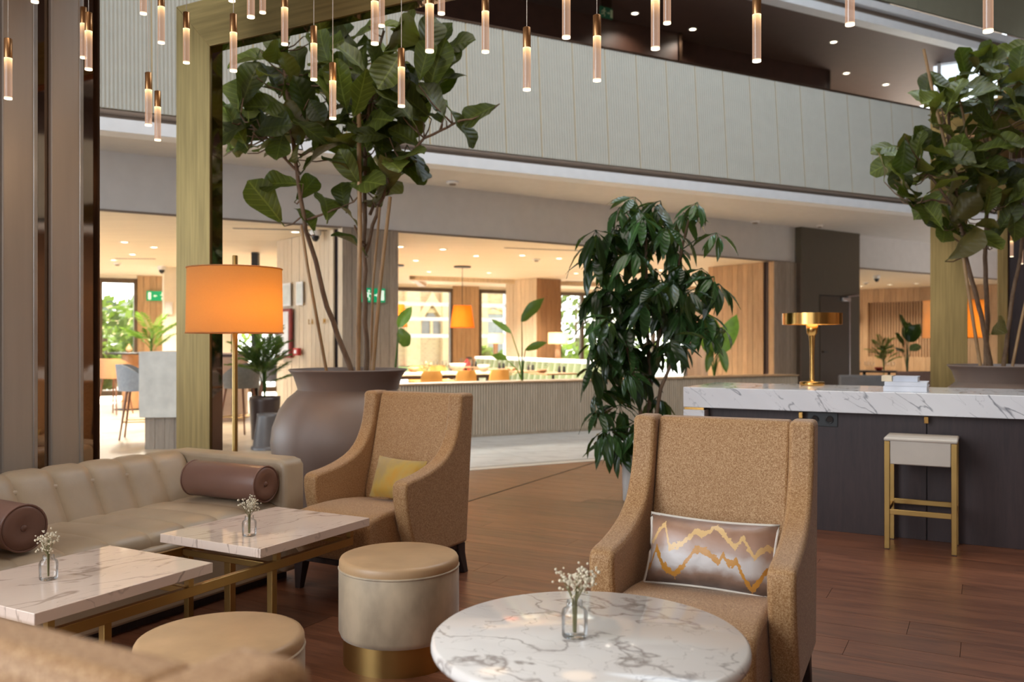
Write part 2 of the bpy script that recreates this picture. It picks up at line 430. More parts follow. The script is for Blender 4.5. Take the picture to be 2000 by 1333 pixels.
def rod_mat():
    """edge-lit acrylic rod: bright where the light enters at the cap and where it leaves at the tip"""
    g = N('acrylic_rod'); g.t.nodes.remove(g.b)
    tcn = g.n('ShaderNodeTexCoord'); sp = g.n('ShaderNodeSeparateXYZ'); g.l(tcn.outputs['Generated'], sp.inputs[0])
    lw = g.n('ShaderNodeLayerWeight'); lw.inputs[0].default_value = .35
    stops = [(0, (1, .80, .55)), (.035, (1, .78, .5)), (.055, (.62, .36, .24)), (.6, (.62, .37, .24)), (.88, (.85, .48, .24)), (.95, (1, .66, .30)), (1, (1, .80, .46))]
    em = g.n('ShaderNodeEmission'); g.l(g.ramp(sp.outputs['Z'], stops), em.inputs[0])
    pw = g.ramp(sp.outputs['Z'], [(0, (1, 1, 1)), (.035, (1, 1, 1)), (.06, (.42, .42, .42)), (.7, (.42, .42, .42)), (.93, (.7, .7, .7)), (1, (1, 1, 1))])
    k = g.math('MULTIPLY', pw, g.math('MULTIPLY_ADD', lw.outputs['Facing'], .9, .75)); g.l(g.math('MULTIPLY', k, 2.1), em.inputs[1])
    tr = g.n('ShaderNodeBsdfTransparent'); tr.inputs[0].default_value = (.98, .94, .90, 1)
    gl = g.n('ShaderNodeBsdfGlossy'); gl.inputs['Roughness'].default_value = .06
    m1 = g.n('ShaderNodeMixShader'); m1.inputs[0].default_value = .12; g.l(tr.outputs[0], m1.inputs[1]); g.l(gl.outputs[0], m1.inputs[2])
    fac = g.ramp(sp.outputs['Z'], [(0, (.95, .95, .95)), (.035, (.95, .95, .95)), (.06, (.5, .5, .5)), (.8, (.52, .52, .52)), (.95, (.9, .9, .9))])
    m2 = g.n('ShaderNodeMixShader'); g.l(fac, m2.inputs[0]); g.l(m1.outputs[0], m2.inputs[1]); g.l(em.outputs[0], m2.inputs[2])
    g.l(m2.outputs[0], g.o.inputs[0]); return g.m
M['acrylic'] = rod_mat()
M['rod_cap'] = pm('rod_cap', (.60, .31, .13), .32, .9, .06)
M['cable'] = pm('cable', (.62, .56, .48), .5)

def zigzag_mat():
    """silky cushion cover: two jagged gold lines over a brown, mauve and silver ground"""
    g = N('zigzag_velvet'); tcn = g.n('ShaderNodeTexCoord'); sp = g.n('ShaderNodeSeparateXYZ'); g.l(tcn.outputs['Object'], sp.inputs[0])
    t = g.math('MULTIPLY_ADD', sp.outputs['X'], 1/.43, .5); s_ = g.math('MULTIPLY_ADD', sp.outputs['Z'], 1/.235, .5)
    nz = g.noise(g.coord((1, 1, 1)), 70, 2); jag = g.math('MULTIPLY_ADD', nz, .14, -.07)
    def line(pts, w):
        fc = g.n('ShaderNodeFloatCurve'); c = fc.mapping.curves[0]; fc.mapping.extend = 'HORIZONTAL'
        c.points[0].location = (0, 1-pts[0][1]); c.points[1].location = (1, 1-pts[-1][1])
        for a, q in pts: c.points.new(a, 1-q)
        for p in c.points: p.handle_type = 'VECTOR'
        fc.mapping.update(); g.l(t, fc.inputs['Value'])
        return g.math('LESS_THAN', g.math('ABSOLUTE', g.math('SUBTRACT', g.math('ADD', s_, jag), fc.outputs[0])), w)
    l1 = line([(.05, .42), (.15, .15), (.21, .50), (.30, .44), (.41, .23), (.47, .27), (.55, .13), (.63, .25), (.715, .40), (.76, .25), (.85, .49), (.93, .34)], .042)
    l2 = line([(.04, .78), (.10, .52), (.17, .75), (.26, .86), (.33, .73), (.42, .475), (.50, .50), (.60, .63), (.63, .515), (.68, .64), (.73, .58), (.80, .82), (.84, .93), (.89, .82), (.95, .60)], .046)
    big = g.noise(g.coord((1, 1, 1)), 11, 4)
    f = g.math('MULTIPLY_ADD', g.math('SUBTRACT', big, .5), .35, s_)
    col = g.ramp(f, [(.03, (.10, .055, .035)), (.16, (.25, .155, .11)), (.27, (.52, .47, .44)), (.42, (.54, .48, .45)), (.52, (.42, .29, .23)), (.70, (.42, .25, .175)), (.86, (.30, .155, .09)), (.98, (.17, .085, .05))])
    col = g.mix(l1, col, (.70, .45, .19)); col = g.mix(l2, col, (.50, .22, .025))
    g.base(col); g.set(Roughness=.35, Sheen_Weight=.3, Specular_IOR_Level=.55); g.bump(g.noise(g.coord(), 25, 2), .25, .01); return g.m
M['zigzag'] = zigzag_mat()
def gold_velvet():
    g = N('gold_cushion'); v = g.coord((1.6, 1, 1)); f = g.noise(v, 6, 3)
    col = g.ramp(f, [(.40, (.36, .24, .085)), (.53, (.44, .28, .05)), (.66, (.50, .25, .012))])
    g.base(col); g.set(Roughness=.6, Sheen_Weight=.3); g.bump(f, .3, .02); return g.m
M['gold_cushion'] = gold_velvet()
def brick_mat():
    g = N('church_brick'); br = g.n('ShaderNodeTexBrick'); br.inputs['Scale'].default_value = 2.2
    br.inputs['Color1'].default_value = (.52, .33, .16, 1); br.inputs['Color2'].default_value = (.40, .24, .115, 1); br.inputs['Mortar'].default_value = (.55, .43, .28, 1)
    g.l(g.coord(rot=(PI/2, 0, 0)), br.inputs['Vector'])
    f = g.noise(g.coord(), .9, 4); g.base(g.mix(g.math('MULTIPLY', f, .5), br.outputs[0], (.58, .41, .23))); g.set(Roughness=.9); return g.m
M['church_brick'] = brick_mat()
M['church_stone'] = pm('church_stone', (.60, .41, .22), .9, 0, .1)
M['grass'] = pm('grass', (.16, .22, .05), .9, 0, .3, 2)
M['paving'] = pm('paving', (.50, .47, .42), .9, 0, .08)
M['hedge'] = leaf_mat('hedge', (.13, .16, .035), (.14, .17, .045), .6, .3)
# ================================================================== STRUCTURE
def FP(w, m): p = WV*w+MV*m; return (p.x, p.y)
def FW(px, m): k = (px-1000)/F; c, s = WV.x, WV.y; return m*(s+c*k)/(c-s*k)
def clip(poly, planes):
    """Sutherland-Hodgman: keep n.p <= c"""
    for n, c in planes:
        out = []
        for i in range(len(poly)):
            a = Vector(poly[i]); b = Vector(poly[(i+1) % len(poly)]); da = n.dot(a)-c; db = n.dot(b)-c
            if da <= 0: out.append(tuple(a))
            if (da < 0 < db) or (db < 0 < da): q = a+(b-a)*(da/(da-db)); out.append(tuple(q))
        poly = out
        if len(poly) < 3: return []
    return poly
def in_view(p, lo=.8, margin=1.0): return p[1] > lo and abs(p[0]) < .62*p[1]+margin

M_EDGE, M_WALL, M_LIP, M_BACK, M_WIN = 7.466, 10.0, 9.83, 11.68, 21.4

def planks(parent, mat, ang, length, width, planes, bounds, stagger, gap=.002, th=.012, name='plank', field='plank_field'):
    """boards along direction ang laid row by row inside the half-planes; those in view are objects, the rest one joined mesh"""
    d = Vector((math.cos(ang), math.sin(ang))); n = Vector((-d.y, d.x))
    me = MB().box(0, length-gap, 0, width-gap, -th, 0).mesh(name); me.materials.append(mat)
    rest = MB(); cnt = 0
    a0, a1, b0, b1 = bounds
    row = 0; b = b0
    while b < b1:
        a = a0-random.random()*length if stagger is None else a0-stagger[row % len(stagger)]*length
        while a < a1:
            P = [d*(a+x)+n*(b+y) for x, y in ((0, 0), (length-gap, 0), (length-gap, width-gap), (0, width-gap))]
            q = clip([tuple(p) for p in P], planes)
            if len(q) >= 3:
                c = sum((Vector(p) for p in q), Vector((0, 0)))/len(q)
                inside = all(pn.dot(p)-pc <= 1e-6 for p in P for pn, pc in planes)
                if in_view(c) and cnt < 299:
                    o3 = d*a+n*b; cnt += 1
                    if inside:
                        rep(me, name, parent, Matrix.Translation((o3.x, o3.y, 0)) @ Matrix.Rotation(ang, 4, 'Z'))
                    else:
                        loc = [((Vector(p)-o3).dot(d), (Vector(p)-o3).dot(n)) for p in q]
                        o = MB().prism(loc, -th, 0).build(name, mat, parent); o.location = (o3.x, o3.y, 0); o.rotation_euler[2] = ang
                else: rest.prism(q, -th, 0)
            a += length
        b += width; row += 1
    if rest.f:
        o = rest.build(field, mat, parent); o['kind'] = 'stuff'
    return cnt

# ---- lobby floor of reddish boards
fl = st(MB().prism([FP(-6.5, M_EDGE), FP(-6.5, -3), (-7, -5), (13, -5), FP(17, M_EDGE)], -.08, -.012).build('floor', M['dark_bed']), 'reddish brown wood plank floor of the lobby lounge')
pl_lobby = [(MV, M_EDGE-.005), (Vector((0, -1)), 5.0), (Vector((-1, 0)), 7.0), (Vector((1, 0)), 12.9)]
planks(fl, M['lobby_wood'], GA+PI/2, 2.1, .19, pl_lobby, (-13, 9, -14.5, 0.8) if False else (-13, 7, -15, 8), None)
# expansion joint strip
MB().box(0, 4.9, -.007, .007, .0003, .0022).build('floor_joint', M['black_metal'], fl, (*G(.9, 1.04), 0), GA)
# ---- pale stone apron in front of the restaurant
fa = st(MB().prism([FP(3.2, M_EDGE), FP(17, M_EDGE), FP(17, M_WALL+.4), FP(3.2, M_WALL+.4)], -.08, -.013).build('floor', M['dark_bed']), 'pale veined stone floor in front of the restaurant')
slab_me = MB().box(0, 1.197, 0, .777, -.013, 0).mesh('slab'); slab_me.materials.append(M['pale_stone'])
for j in range(3):
    for i in range(11):
        p = FP(3.2+i*1.2, M_EDGE+.2+j*.78); rep(slab_me, 'slab', fa, Matrix.Translation((*p, 0)) @ Matrix.Rotation(WA, 4, 'Z'))
MB().box(0, 13.4, 0, .10, -.012, .002).build('edge_strip', pm('edge_stone', (.62, .57, .49), .35), fa, (*FP(3.2, M_EDGE), 0), WA)
MB().box(0, 13.4, 0, .09, -.013, -.001).build('border_strip', pm('border_stone', (.36, .33, .29), .35), fa, (*FP(3.2, M_EDGE+.104), 0), WA)
# ---- light oak floor of the bar and restaurant
fo = st(MB().prism([FP(-12, M_EDGE), FP(3.19, M_EDGE), FP(3.19, M_WALL+.41), FP(22, M_WALL+.41), FP(22, M_WIN), FP(-12, M_WIN)], -.08, -.012).build('floor', M['dark_bed']), 'light oak board floor of the bar and restaurant')
planks(fo, M['oak_floor'], WA+PI/4, 1.25, .15, [(-MV, -M_EDGE), (MV, 15.2), (WV, 3.18), (-WV, 2.2)], (-2, 22, 2, 15), None, field='plank_field')
MB().prism([FP(3.19, M_WALL+.42), FP(21, M_WALL+.42), FP(21, M_WIN), FP(-12, M_WIN), FP(-12, M_EDGE), FP(-2.3, M_EDGE), FP(-2.3, 15.2), FP(3.19, 15.2)], -.012, 0).build('board_field', M['oak_floor'], fo)

# ---- slatted planter wall
pw = struct('wall_planter', 'low taupe slatted planter wall in front of the restaurant')
w0, w1 = FW(768, M_WALL), FW(1560, M_WALL)
L = w1-w0
MB().box(0, L, .02, .36, 0, .675).build('wall_core', M['slat_taupe'], pw, (*FP(w0, M_WALL), 0), WA)
b = MB()
for i in range(int(L/.038)): b.box(i*.038, i*.038+.027, 0, .02, .03, .67)
o = b.build('slat', M['slat_taupe'], pw, (*FP(w0, M_WALL), 0), WA); o['kind'] = 'stuff'
MB().box(-.02, L, -.015, .375, .675, .695).build('cap_board', M['board_honey'], pw, (*FP(w0, M_WALL), 0), WA, .004)
MB().box(0, L, .012, .02, 0, .03).build('plinth', M['slat_taupe'], pw, (*FP(w0, M_WALL), 0), WA)

# ---- bulkhead, soffit, lip, balcony
BH = [(-14, 3.97), (-6.5, 8.7), (0, 12.8), (5.4, 16.6), (11.5, 20.9), (13, 21.96)]
def bh_at(px):
    for a, c in zip(BH, BH[1:]):
        d = Vector((c[0]-a[0], c[1]-a[1])); t = on_line(px, a, d)
        if 0 <= t <= 1: p = Vector(a)+d*t; return (p.x, p.y)
for a, c in zip(BH[:-1], BH[1:]):
    st(MB().wall(a, c, 2.70, 3.40, .12).build('wall_bulkhead', M['soffit_paint']))
    st(MB().wall((a[0]+.004, a[1]-.006), (c[0]+.004, c[1]-.006), 2.688, 2.712, .02).build('trim_bulkhead', M['trim_taupe']))
soff = [FP(-9.5, M_LIP), FP(15.5, M_LIP)]+[(x+.02, y+.1) for x, y in BH[::-1]]
st(MB().prism(soff, 3.37, 3.45).build('ceiling', M['soffit_paint']), 'beige painted soffit under the balcony')
TJ0 = .638; PITCH = .522
l0 = Vector((-.63, 10.8))
def lip_pt(t, off=0): p = l0+WV*t+MV*off; return (p.x, p.y)
T0, T1 = TJ0-17*PITCH, TJ0+25*PITCH
LT = T1-T0
bal = struct('wall_balcony', 'long balcony front of fluted sage panels over the restaurant')
def band(name, y0, y1, z0, z1, mat, parent=bal, bev=.004): return MB().box(0, LT, y0, y1, z0, z1).build(name, mat, parent, (*lip_pt(T0), 0), WA, bev)
band('lip', -.02, .25, 3.365, 3.50, M['white_paint'])
band('reveal_trim', .05, .25, 3.50, 3.545, M['trim_taupe'])
band('bottom_rail', .0, .25, 3.545, 3.60, M['trim_taupe'], bev=.02)
band('balcony_slab', .26, 2.3, 3.42, 3.60, M['trim_taupe'])
LEAN = .115
def panel_mesh():
    nfl = 13; pw_ = PITCH-.011; fw = pw_/nfl; pts = []
    for i in range(nfl):
        x = i*fw
        pts += [(x, .0), (x+fw*.12, -.0025), (x+fw*.38, -.0115), (x+fw*.62, -.0115), (x+fw*.88, -.0025)]
    pts.append((pw_, .0)); vs = []; n = len(pts)
    H = 1.60
    for z, dy in ((0, 0), (H, LEAN)): vs += [(x, y+dy, z) for x, y in pts]
    fs = [(i, i+1, n+i+1, n+i) for i in range(n-1)]
    me = MB().add(vs, fs, False).mesh('panel'); me.materials.append(M['panel_sage']); return me
pme = panel_mesh()
for j in range(42):
    p = lip_pt(T0+j*PITCH+.004)
    rep(pme, 'panel', bal, Matrix.Translation((*p, 3.60)) @ Matrix.Rotation(WA, 4, 'Z'))
# golden joint strip behind the panels (one leaning sheet)
MB().add([(0, .001, 3.6), (LT, .001, 3.6), (LT, .001+LEAN, 5.2), (0, .001+LEAN, 5.2), (0, .05, 3.6), (LT, .05, 3.6), (LT, .05+LEAN, 5.2), (0, .05+LEAN, 5.2)],
         [(0, 1, 2, 3), (7, 6, 5, 4), (3, 2, 6, 7)]).build('joint_backing', pm('joint_gold', (.46, .33, .13), .5), bal, (*lip_pt(T0), 0), WA)
MB().box(0, LT, LEAN-.012, LEAN+.10, 5.20, 5.235).build('handrail', M['bronze_dark'], bal, (*lip_pt(T0), 0), WA, .006)
# ---- upper floor
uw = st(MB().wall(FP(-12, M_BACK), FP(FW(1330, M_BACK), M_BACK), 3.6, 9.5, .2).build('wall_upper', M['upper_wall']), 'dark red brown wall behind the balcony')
wu = FW(1330, M_BACK); wv_ = FW(1622, M_BACK+.25)
st(MB().wall(FP(wu, M_BACK+.25), FP(wv_, M_BACK+.25), 3.6, 9.5, .2).build('wall_upper', M['upper_wall']))
st(MB().wall(FP(wu-.06, M_BACK-.03), FP(wu, M_BACK-.03), 3.6, 6.4, .3).build('trim_upper', M['bronze_dark']))
st(MB().wall(FP(wv_, 13.6), FP(17, 13.6), 3.6, 9.5, .2).build('wall_upper', M['upper_wall']))
st(MB().wall(FP(wv_, M_BACK+.25), FP(wv_, 13.7), 3.6, 9.5, .1).build('wall_upper', M['upper_wall']))
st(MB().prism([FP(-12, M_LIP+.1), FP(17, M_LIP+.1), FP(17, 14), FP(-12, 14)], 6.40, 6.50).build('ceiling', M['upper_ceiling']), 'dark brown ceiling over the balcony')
st(MB().prism([FP(-1.7, M_BACK+2), FP(17, M_BACK+2), FP(17, 13.9), FP(-1.7, 13.9)], 3.42, 3.6).build('floor_upper', M['trim_taupe']))
ring = struct('wall_upper_ring', 'upper ring of white bands and olive panels above the balcony')
band('lip', -.02, .2, 6.39, 6.52, M['white_paint'], ring)
band('groove', .10, .2, 6.52, 6.66, M['trim_taupe'], ring)
band('upper_band', -.0, .2, 6.66, 6.78, M['white_paint'], ring)
band('groove', .06, .2, 6.78, 6.82, M['black_metal'], ring)
pme2 = MB().box(.004, PITCH*4-.004, .0, .05, 0, 2.6).mesh('panel'); pme2.materials.append(M['olive_panel'])
for j in range(11):
    p = lip_pt(T0+j*PITCH*4); rep(pme2, 'panel', ring, Matrix.Translation((*p, 6.82)) @ Matrix.Rotation(WA, 4, 'Z'))
# upper window on the right
wn = struct('window_1', 'bright window on the upper floor behind the right fig tree')
pa = Vector(W(1834, 16.3)); dv = -V
MB().box(0, 2.6, 0, .04, 5.05, 6.38).build('pane', M['pane_glass'], wn, (pa.x, pa.y, 0), GA-PI/2)
b = MB()
for x in (-.03, 2.57): b.box(x, x+.06, -.02, .08, 5.0, 6.39)
b.box(-.03, 2.63, -.02, .08, 5.0, 5.06)
b.build('window_frame', M['white_plastic'], wn, (pa.x, pa.y, 0), GA-PI/2)
# glowing sheet standing in for the bright day beyond that window
MB().box(-.1, 2.7, .14, .18, 4.9, 6.39).build('daylight_sheet', emit('daylight_sheet', (.78, .88, 1.0), 1.05), wn, (pa.x, pa.y, 0), GA-PI/2)

# ---- restaurant shell
def bpoly(): return [(x-.02, y+.12) for x, y in BH]
st(MB().prism(bpoly()[::-1]+[FP(-14, M_WIN+.3), FP(23, M_WIN+.3)] if False else [(x, y+.1) for x, y in BH]+[FP(23, M_WIN+.3), FP(-14, M_WIN+.3)], 2.70, 2.80).build('ceiling', M['warm_ceiling']), 'warm cream restaurant ceiling with downlights')
def wpx(px): return FW(px, M_WIN)
segs = [(60, 120, 's'), (120, 268, 'w'), (268, 318, 's'), (318, 455, 'w'), (455, 545, 'w'), (545, 772, 's'), (772, 884, 'w'), (884, 936, 's'), (936, 1092, 'w'), (1092, 1182, 'w'), (1182, 1342, 'w'), (1342, 1420, 's')]
nwin = 1
for a, c, k in segs:
    A, B_ = wpx(a), wpx(c); LL = B_-A; pA = FP(A, M_WIN)
    if k == 's':
        root = struct('wall_far'); nb = max(2, round(LL/.13))
        MB().box(0, LL, .03, .2, 0, 2.7).build('wall_core', M['board_rust'], root, (*pA, 0), WA)
        for i in range(nb): MB().box(i*LL/nb+.004, (i+1)*LL/nb-.004, 0, .03, 0, 2.7).build('board', M['board_honey'], root, (*pA, 0), WA)
    else:
        nwin += 1; root = struct('window_%d' % nwin)
        f = MB()
        for x in (0, LL-.07): f.box(x, x+.07, -.02, .12, 0, 2.62)
        f.box(0, LL, -.02, .12, 2.52, 2.62).box(0, LL, -.02, .12, 0, .12)
        f.build('window_frame', M['window_metal'], root, (*pA, 0), WA)
        for x in ([LL*.58] if LL > 1.9 else [LL*.5] if a in (1092, 120) else []):
            MB().box(x-.05, x+.05, -.01, .1, .12, 2.52).build('mullion', M['window_metal'], root, (*pA, 0), WA)
        MB().box(.05, LL-.05, .05, .062, .1, 2.55).build('pane', M['pane_glass'], root, (*pA, 0), WA)
        MB().box(0, LL, 0, .2, 2.62, 2.72).build('head_panel', M['cream_wall'], root, (*pA, 0), WA)
st(MB().wall(FP(-14, M_WIN), FP(wpx(60), M_WIN), 0, 2.8, .2).build('wall_far', M['cream_wall']))
st(MB().wall(FP(wpx(1420), M_WIN), FP(23, M_WIN), 0, 2.8, .2).build('wall_far', M['cream_wall']))
# white painted return beside the left wood panel
pz = W(320, 17.5)
st(MB().box(0, 1.3, 0, .25, 0, 2.7).build('wall_return', M['cream_wall'], None, (*pz, 0), WA))
tp = tag(MB().box(0, .14, -.012, 0, 0, .25).build('wall_screen', M['paper'], None, (pz[0]+.03, pz[1]-.02, 1.75), WA, .003), 'small white notice on the cream wall beside the exit sign', 'notice')

def boarded(name, label, pts, z0, z1, mats, width=.14, core='board_grey', th=.025, skip=()):
    """clad the plan polyline pts with vertical boards (one material per segment)"""
    root = struct(name, label)
    for i, (a, c) in enumerate(zip(pts, pts[1:])):
        a = Vector(a); c = Vector(c); LL = (c-a).length; ang = math.atan2(c.y-a.y, c.x-a.x); n = max(1, round(LL/width))
        me = MB().box(.003, LL/n-.003, 0, th, z0, z1).mesh('board'); me.materials.append(M[mats[i]])
        for k in range(n):
            if (i, k) in skip: continue
            p = a+(c-a)*k/n; rep(me, 'board', root, Matrix.Translation((p.x, p.y, random.uniform(-.0, .0))) @ Matrix.Rotation(ang, 4, 'Z') @ Matrix.Translation((0, random.choice((0, .003)), 0)))
    return root
# core A: left boarded block with the exit sign
cA, lA, rA = Vector((-2.2, 11.36)), Vector((-3.47, 12.9)), Vector((-1.53, 11.80))
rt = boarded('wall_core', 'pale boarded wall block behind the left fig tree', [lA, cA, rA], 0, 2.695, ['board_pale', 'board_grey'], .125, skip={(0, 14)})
MB().prism([tuple(lA+Vector((.05, .07))), tuple(cA+Vector((.0, .06))), tuple(rA+Vector((-.03, .05))), (-1.95, 14.2), (-3.4, 14.6)], 0, 2.695).build('wall_core', M['espresso'], rt)
# core B: right boarded block
cB = Vector(bh_at(1510))+Vector((.0, -.06)); lB = Vector((3.92, 17.5)); rB = Vector(bh_at(1554))+Vector((.03, -.05))
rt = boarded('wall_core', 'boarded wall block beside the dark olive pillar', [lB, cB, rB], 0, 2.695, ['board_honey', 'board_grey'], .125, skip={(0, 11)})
MB().prism([tuple(lB+Vector((.05, .06))), tuple(cB+Vector((.0, .06))), tuple(rB+Vector((-.03, .05))), (6.0, 18.6), (4.6, 19.0)], 0, 2.695).build('wall_core', M['espresso'], rt)
# pillar C in the middle of the restaurant
cC, lC, rC = Vector((.576, 20.5)), Vector((-.15, 21.35)), Vector((1.17, 20.98))
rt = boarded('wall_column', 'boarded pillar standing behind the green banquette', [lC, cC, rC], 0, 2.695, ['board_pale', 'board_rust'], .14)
MB().prism([tuple(lC+Vector((.03, .03))), tuple(cC+Vector((0, .03))), tuple(rC+Vector((-.03, .03))), (.5, 21.9)], 0, 2.695).build('wall_core', M['board_rust'], rt)
# olive pillar with the flush service door
q0 = Vector(bh_at(1553)); q1 = Vector(bh_at(1667)); dq = (q1-q0).normalized(); nq = Vector((dq.y, -dq.x)); aq = math.atan2(dq.y, dq.x); LQ = (q1-q0).length
op = struct('wall_pillar', 'dark olive pillar with a flush service door')
o0 = q0+nq*.14
MB().box(0, LQ, 0, .9, 0, 3.368).build('wall_core', M['olive_dark'], op, (*o0, 0), aq)
dr = struct('door_1', 'flush dark door in the olive pillar')
x0, x1 = LQ*.30, LQ*.80
MB().box(x0, x1, -.012, 0, 0, 2.08).build('door_leaf', pm('door_brown', (.060, .040, .022), .45, 0, .06), dr, (*o0, 0), aq)
MB().box(x1, x1+.03, -.02, 0, 0, 2.08).build('door_jamb', M['steel'], dr, (*o0, 0), aq)
MB().box(x0, x1, -.006, 0, 2.085, 2.105).build('door_head', M['black'], dr, (*o0, 0), aq)
MB().box(x0+.05, x0+.17, -.06, -.045, 1.0, 1.02).box(x0+.05, x0+.07, -.06, -.012, 1.0, 1.02).build('door_handle', M['black'], dr, (*o0, 0), aq)
MB().box(x1-.28, x1-.02, -.07, -.012, 2.0, 2.07).build('door_closer', M['steel'], dr, (*o0, 0), aq, .01)
MB().bar((x1-.12, -.06, 2.09), (x1+.28, -.03, 2.13), .03, .02).build('closer_arm', M['steel'], dr, (*o0, 0), aq)
st(MB().box(-.03, .0, 0, .3, 0, 2.7).build('trim_pillar', M['window_metal'], None, (*o0, 0), aq))

# right alcove wall with the niche
e0, e1 = Vector(W(1630, 25.6)), Vector((13.2, 22.1)); de = (e1-e0).normalized(); ae = math.atan2(de.y, de.x); ne = Vector((de.y, -de.x))
def on_al(px): return on_line(px, (e0.x, e0.y), de)
al = struct('wall_right_alcove', 'honey boarded wall with a ribbed niche')
LE = (e1-e0).length; n0, n1 = on_al(1695), on_al(1868)
zt, zb = 2.31, .78
MB().box(0, LE, .20, .4, 0, 2.7).build('wall_core', M['board_rust'], al, (*e0, 0), ae)
def bset(xa, xb, za, zb_, w=.16, y=0, mat='board_honey', name='board'):
    n = max(1, round((xb-xa)/w)); me = MB().box(.003, (xb-xa)/n-.003, 0, .2-y, za, zb_).mesh(name); me.materials.append(M[mat])
    for k in range(n): p = e0+de*(xa+(xb-xa)*k/n)-ne*y; rep(me, name, al, Matrix.Translation((*p, 0)) @ Matrix.Rotation(ae, 4, 'Z'))
bset(0, n0, 0, 2.7); bset(n1, LE, 0, 2.7); bset(n0, n1, zt, 2.7); bset(n0, n1, 0, zb)
bset(n0, n1, zb, zt, .12, .16, 'board_rust')
b = MB(); k = n0+.02
while k < n1: b.box(k, k+.03, .12, .17, zb, zt); k += .075
o = b.build('niche_rib', M['board_honey'], al, (*e0, 0), ae); o['kind'] = 'stuff'

# ---- room shell out of sight
st(MB().box(-7.2, 13, -5.3, -5.1, -.1, 9.6).build('wall_back', M['trim_taupe']))
st(MB().box(-7.3, -7.1, -5.3, 3.2, -.1, 9.6).build('wall_left', M['trim_taupe']))
st(MB().box(-14.4, -7.1, 3.0, 3.2, -.1, 9.6).build('wall_left', M['upper_wall']))
st(MB().box(-14.6, -14.4, 3.0, 16, -.1, 9.6).build('wall_left', M['cream_wall']))
st(MB().box(13, 13.2, -5.3, 23, -.1, 9.6).build('wall_right', M['upper_wall']))
st(MB().box(-14.6, 13.2, -5.3, 24, 9.5, 9.7).build('ceiling', M['trim_taupe']))
# balcony of the right side of the atrium, seen only in the mirrors
rb = struct('wall_balcony_right', 'balcony front on the right side of the atrium')
MB().box(11.6, 11.7, -5, 14.5, 3.6, 5.2).build('panel', M['panel_sage'], rb)
MB().box(11.55, 13, -5, 14.5, 3.37, 3.5).build('lip', M['white_paint'], rb)
MB().box(11.6, 13, -5, 14.5, 6.4, 6.6).build('upper_lip', M['white_paint'], rb)
MB().box(12.2, 13, -5, 14.5, 0, 3.37).build('lower_wall', M['board_rust'], rb)

for y_ in (-1.0, 3.5, 8.0):  # unseen spots added to brighten the lower wall reflected in the mirrors
    spot_r = bpy.data.lights.new('mirror_fill_spot', 'SPOT'); spot_r.energy = 160; spot_r.color = (1, .74, .45); spot_r.spot_size = D(120); spot_r.shadow_soft_size = .05
    so_ = bpy.data.objects.new('mirror_fill_spot', spot_r); COL.objects.link(so_); so_.location = (11.9, y_, 3.3)

# ---- mirrored partition with satin fins on the left
v0 = 1.82
pa0 = G(0, v0)
def s_at(px): return on_line(px, pa0, U)
M['fin_edge'] = pm('fin_edge', (.55, .53, .50), .35, .7)
pt = struct('wall_partition', 'bronze mirror partition with satin metal fins on the left')
sE = s_at(195); sA = sE-3.2
MB().box(sA-sE, 0, 0, .05, 0, 4.6).build('bronze_mirror', M['bronze_mirror'], pt, (*G(sE, v0+.02), 0), GA)
MB().box(-.012, .0, -.02, .05, 0, 4.6).build('edge_trim', M['bronze_dark'], pt, (*G(sE, v0+.02), 0), GA)
def fin(a, w):
    MB().prism([(0, .02), (0, -.012), (w*.5, -.018), (w, -.012), (w, .02)], 0, 4.6).build('fin', M['champagne'], pt, (*G(a, v0), 0), GA, .007, 2)
    MB().box(w-.022, w+.001, -.019, -.010, 0, 4.6).build('fin_edge', M['fin_edge'], pt, (*G(a, v0), 0), GA, .004, 2)
a1, c1 = s_at(98), s_at(159); a2 = s_at(2); stp = a1-a2
for k in range(9): fin(a1-stp*k, c1-a1)

# ---- brass portals
def portal(name, label, p, wt, zt=3.36, fw=.30, dp=.105):
    r = thing(name, label, 'portal frame', (p[0], p[1], 0), GA-PI/2)
    zi = zt-fw
    MB().prism([(0, 0), (fw, 0), (fw, zi), (0, zt)], 0, .02, 'y').build('brass_upright', M['brass_brushed'], r, bevel=.002)
    MB().prism([(0, zt), (fw, zi), (wt-fw, zi), (wt, zt)], 0, .02, 'y').build('brass_lintel', M['brass_lintel'], r, bevel=.002)
    MB().prism([(wt-fw, 0), (wt, 0), (wt, zt), (wt-fw, zi)], 0, .02, 'y').build('brass_upright', M['brass_brushed'], r, bevel=.002)
    MB().box(0.001, fw, .021, dp, 0, zt-.001).build('bronze_reveal', M['bronze_mirror'], r)
    MB().box(fw, wt-fw, .021, dp, zi, zt-.001).build('bronze_reveal', M['bronze_mirror'], r)
    MB().box(wt-fw, wt-.001, .021, dp, 0, zt-.001).build('bronze_reveal', M['bronze_mirror'], r)
    return r
portal('portal_frame', 'large brushed brass portal frame in front of the left fig tree', (-2.148, 5.6), 5.5)
portal('portal_frame', 'brass portal upright standing left of the right planter pot', W(1817, 7.95), 5.0)
# dark partition on the far right with gold fins
p2 = W(1948, 10.4)
ptr = struct('wall_partition', 'dark bronze partition behind the right fig tree')
MB().box(0, 4.2, 0, .08, 0, 4.6).build('bronze_panel', M['espresso'], ptr, (*p2, 0), GA-PI/2)
for x in (.0, 1.0, 2.0): MB().box(x-.0, x+.11, -.06, .0, 0, 4.6).build('fin', M['brass_brushed'], ptr, (*p2, 0), GA-PI/2, .006)
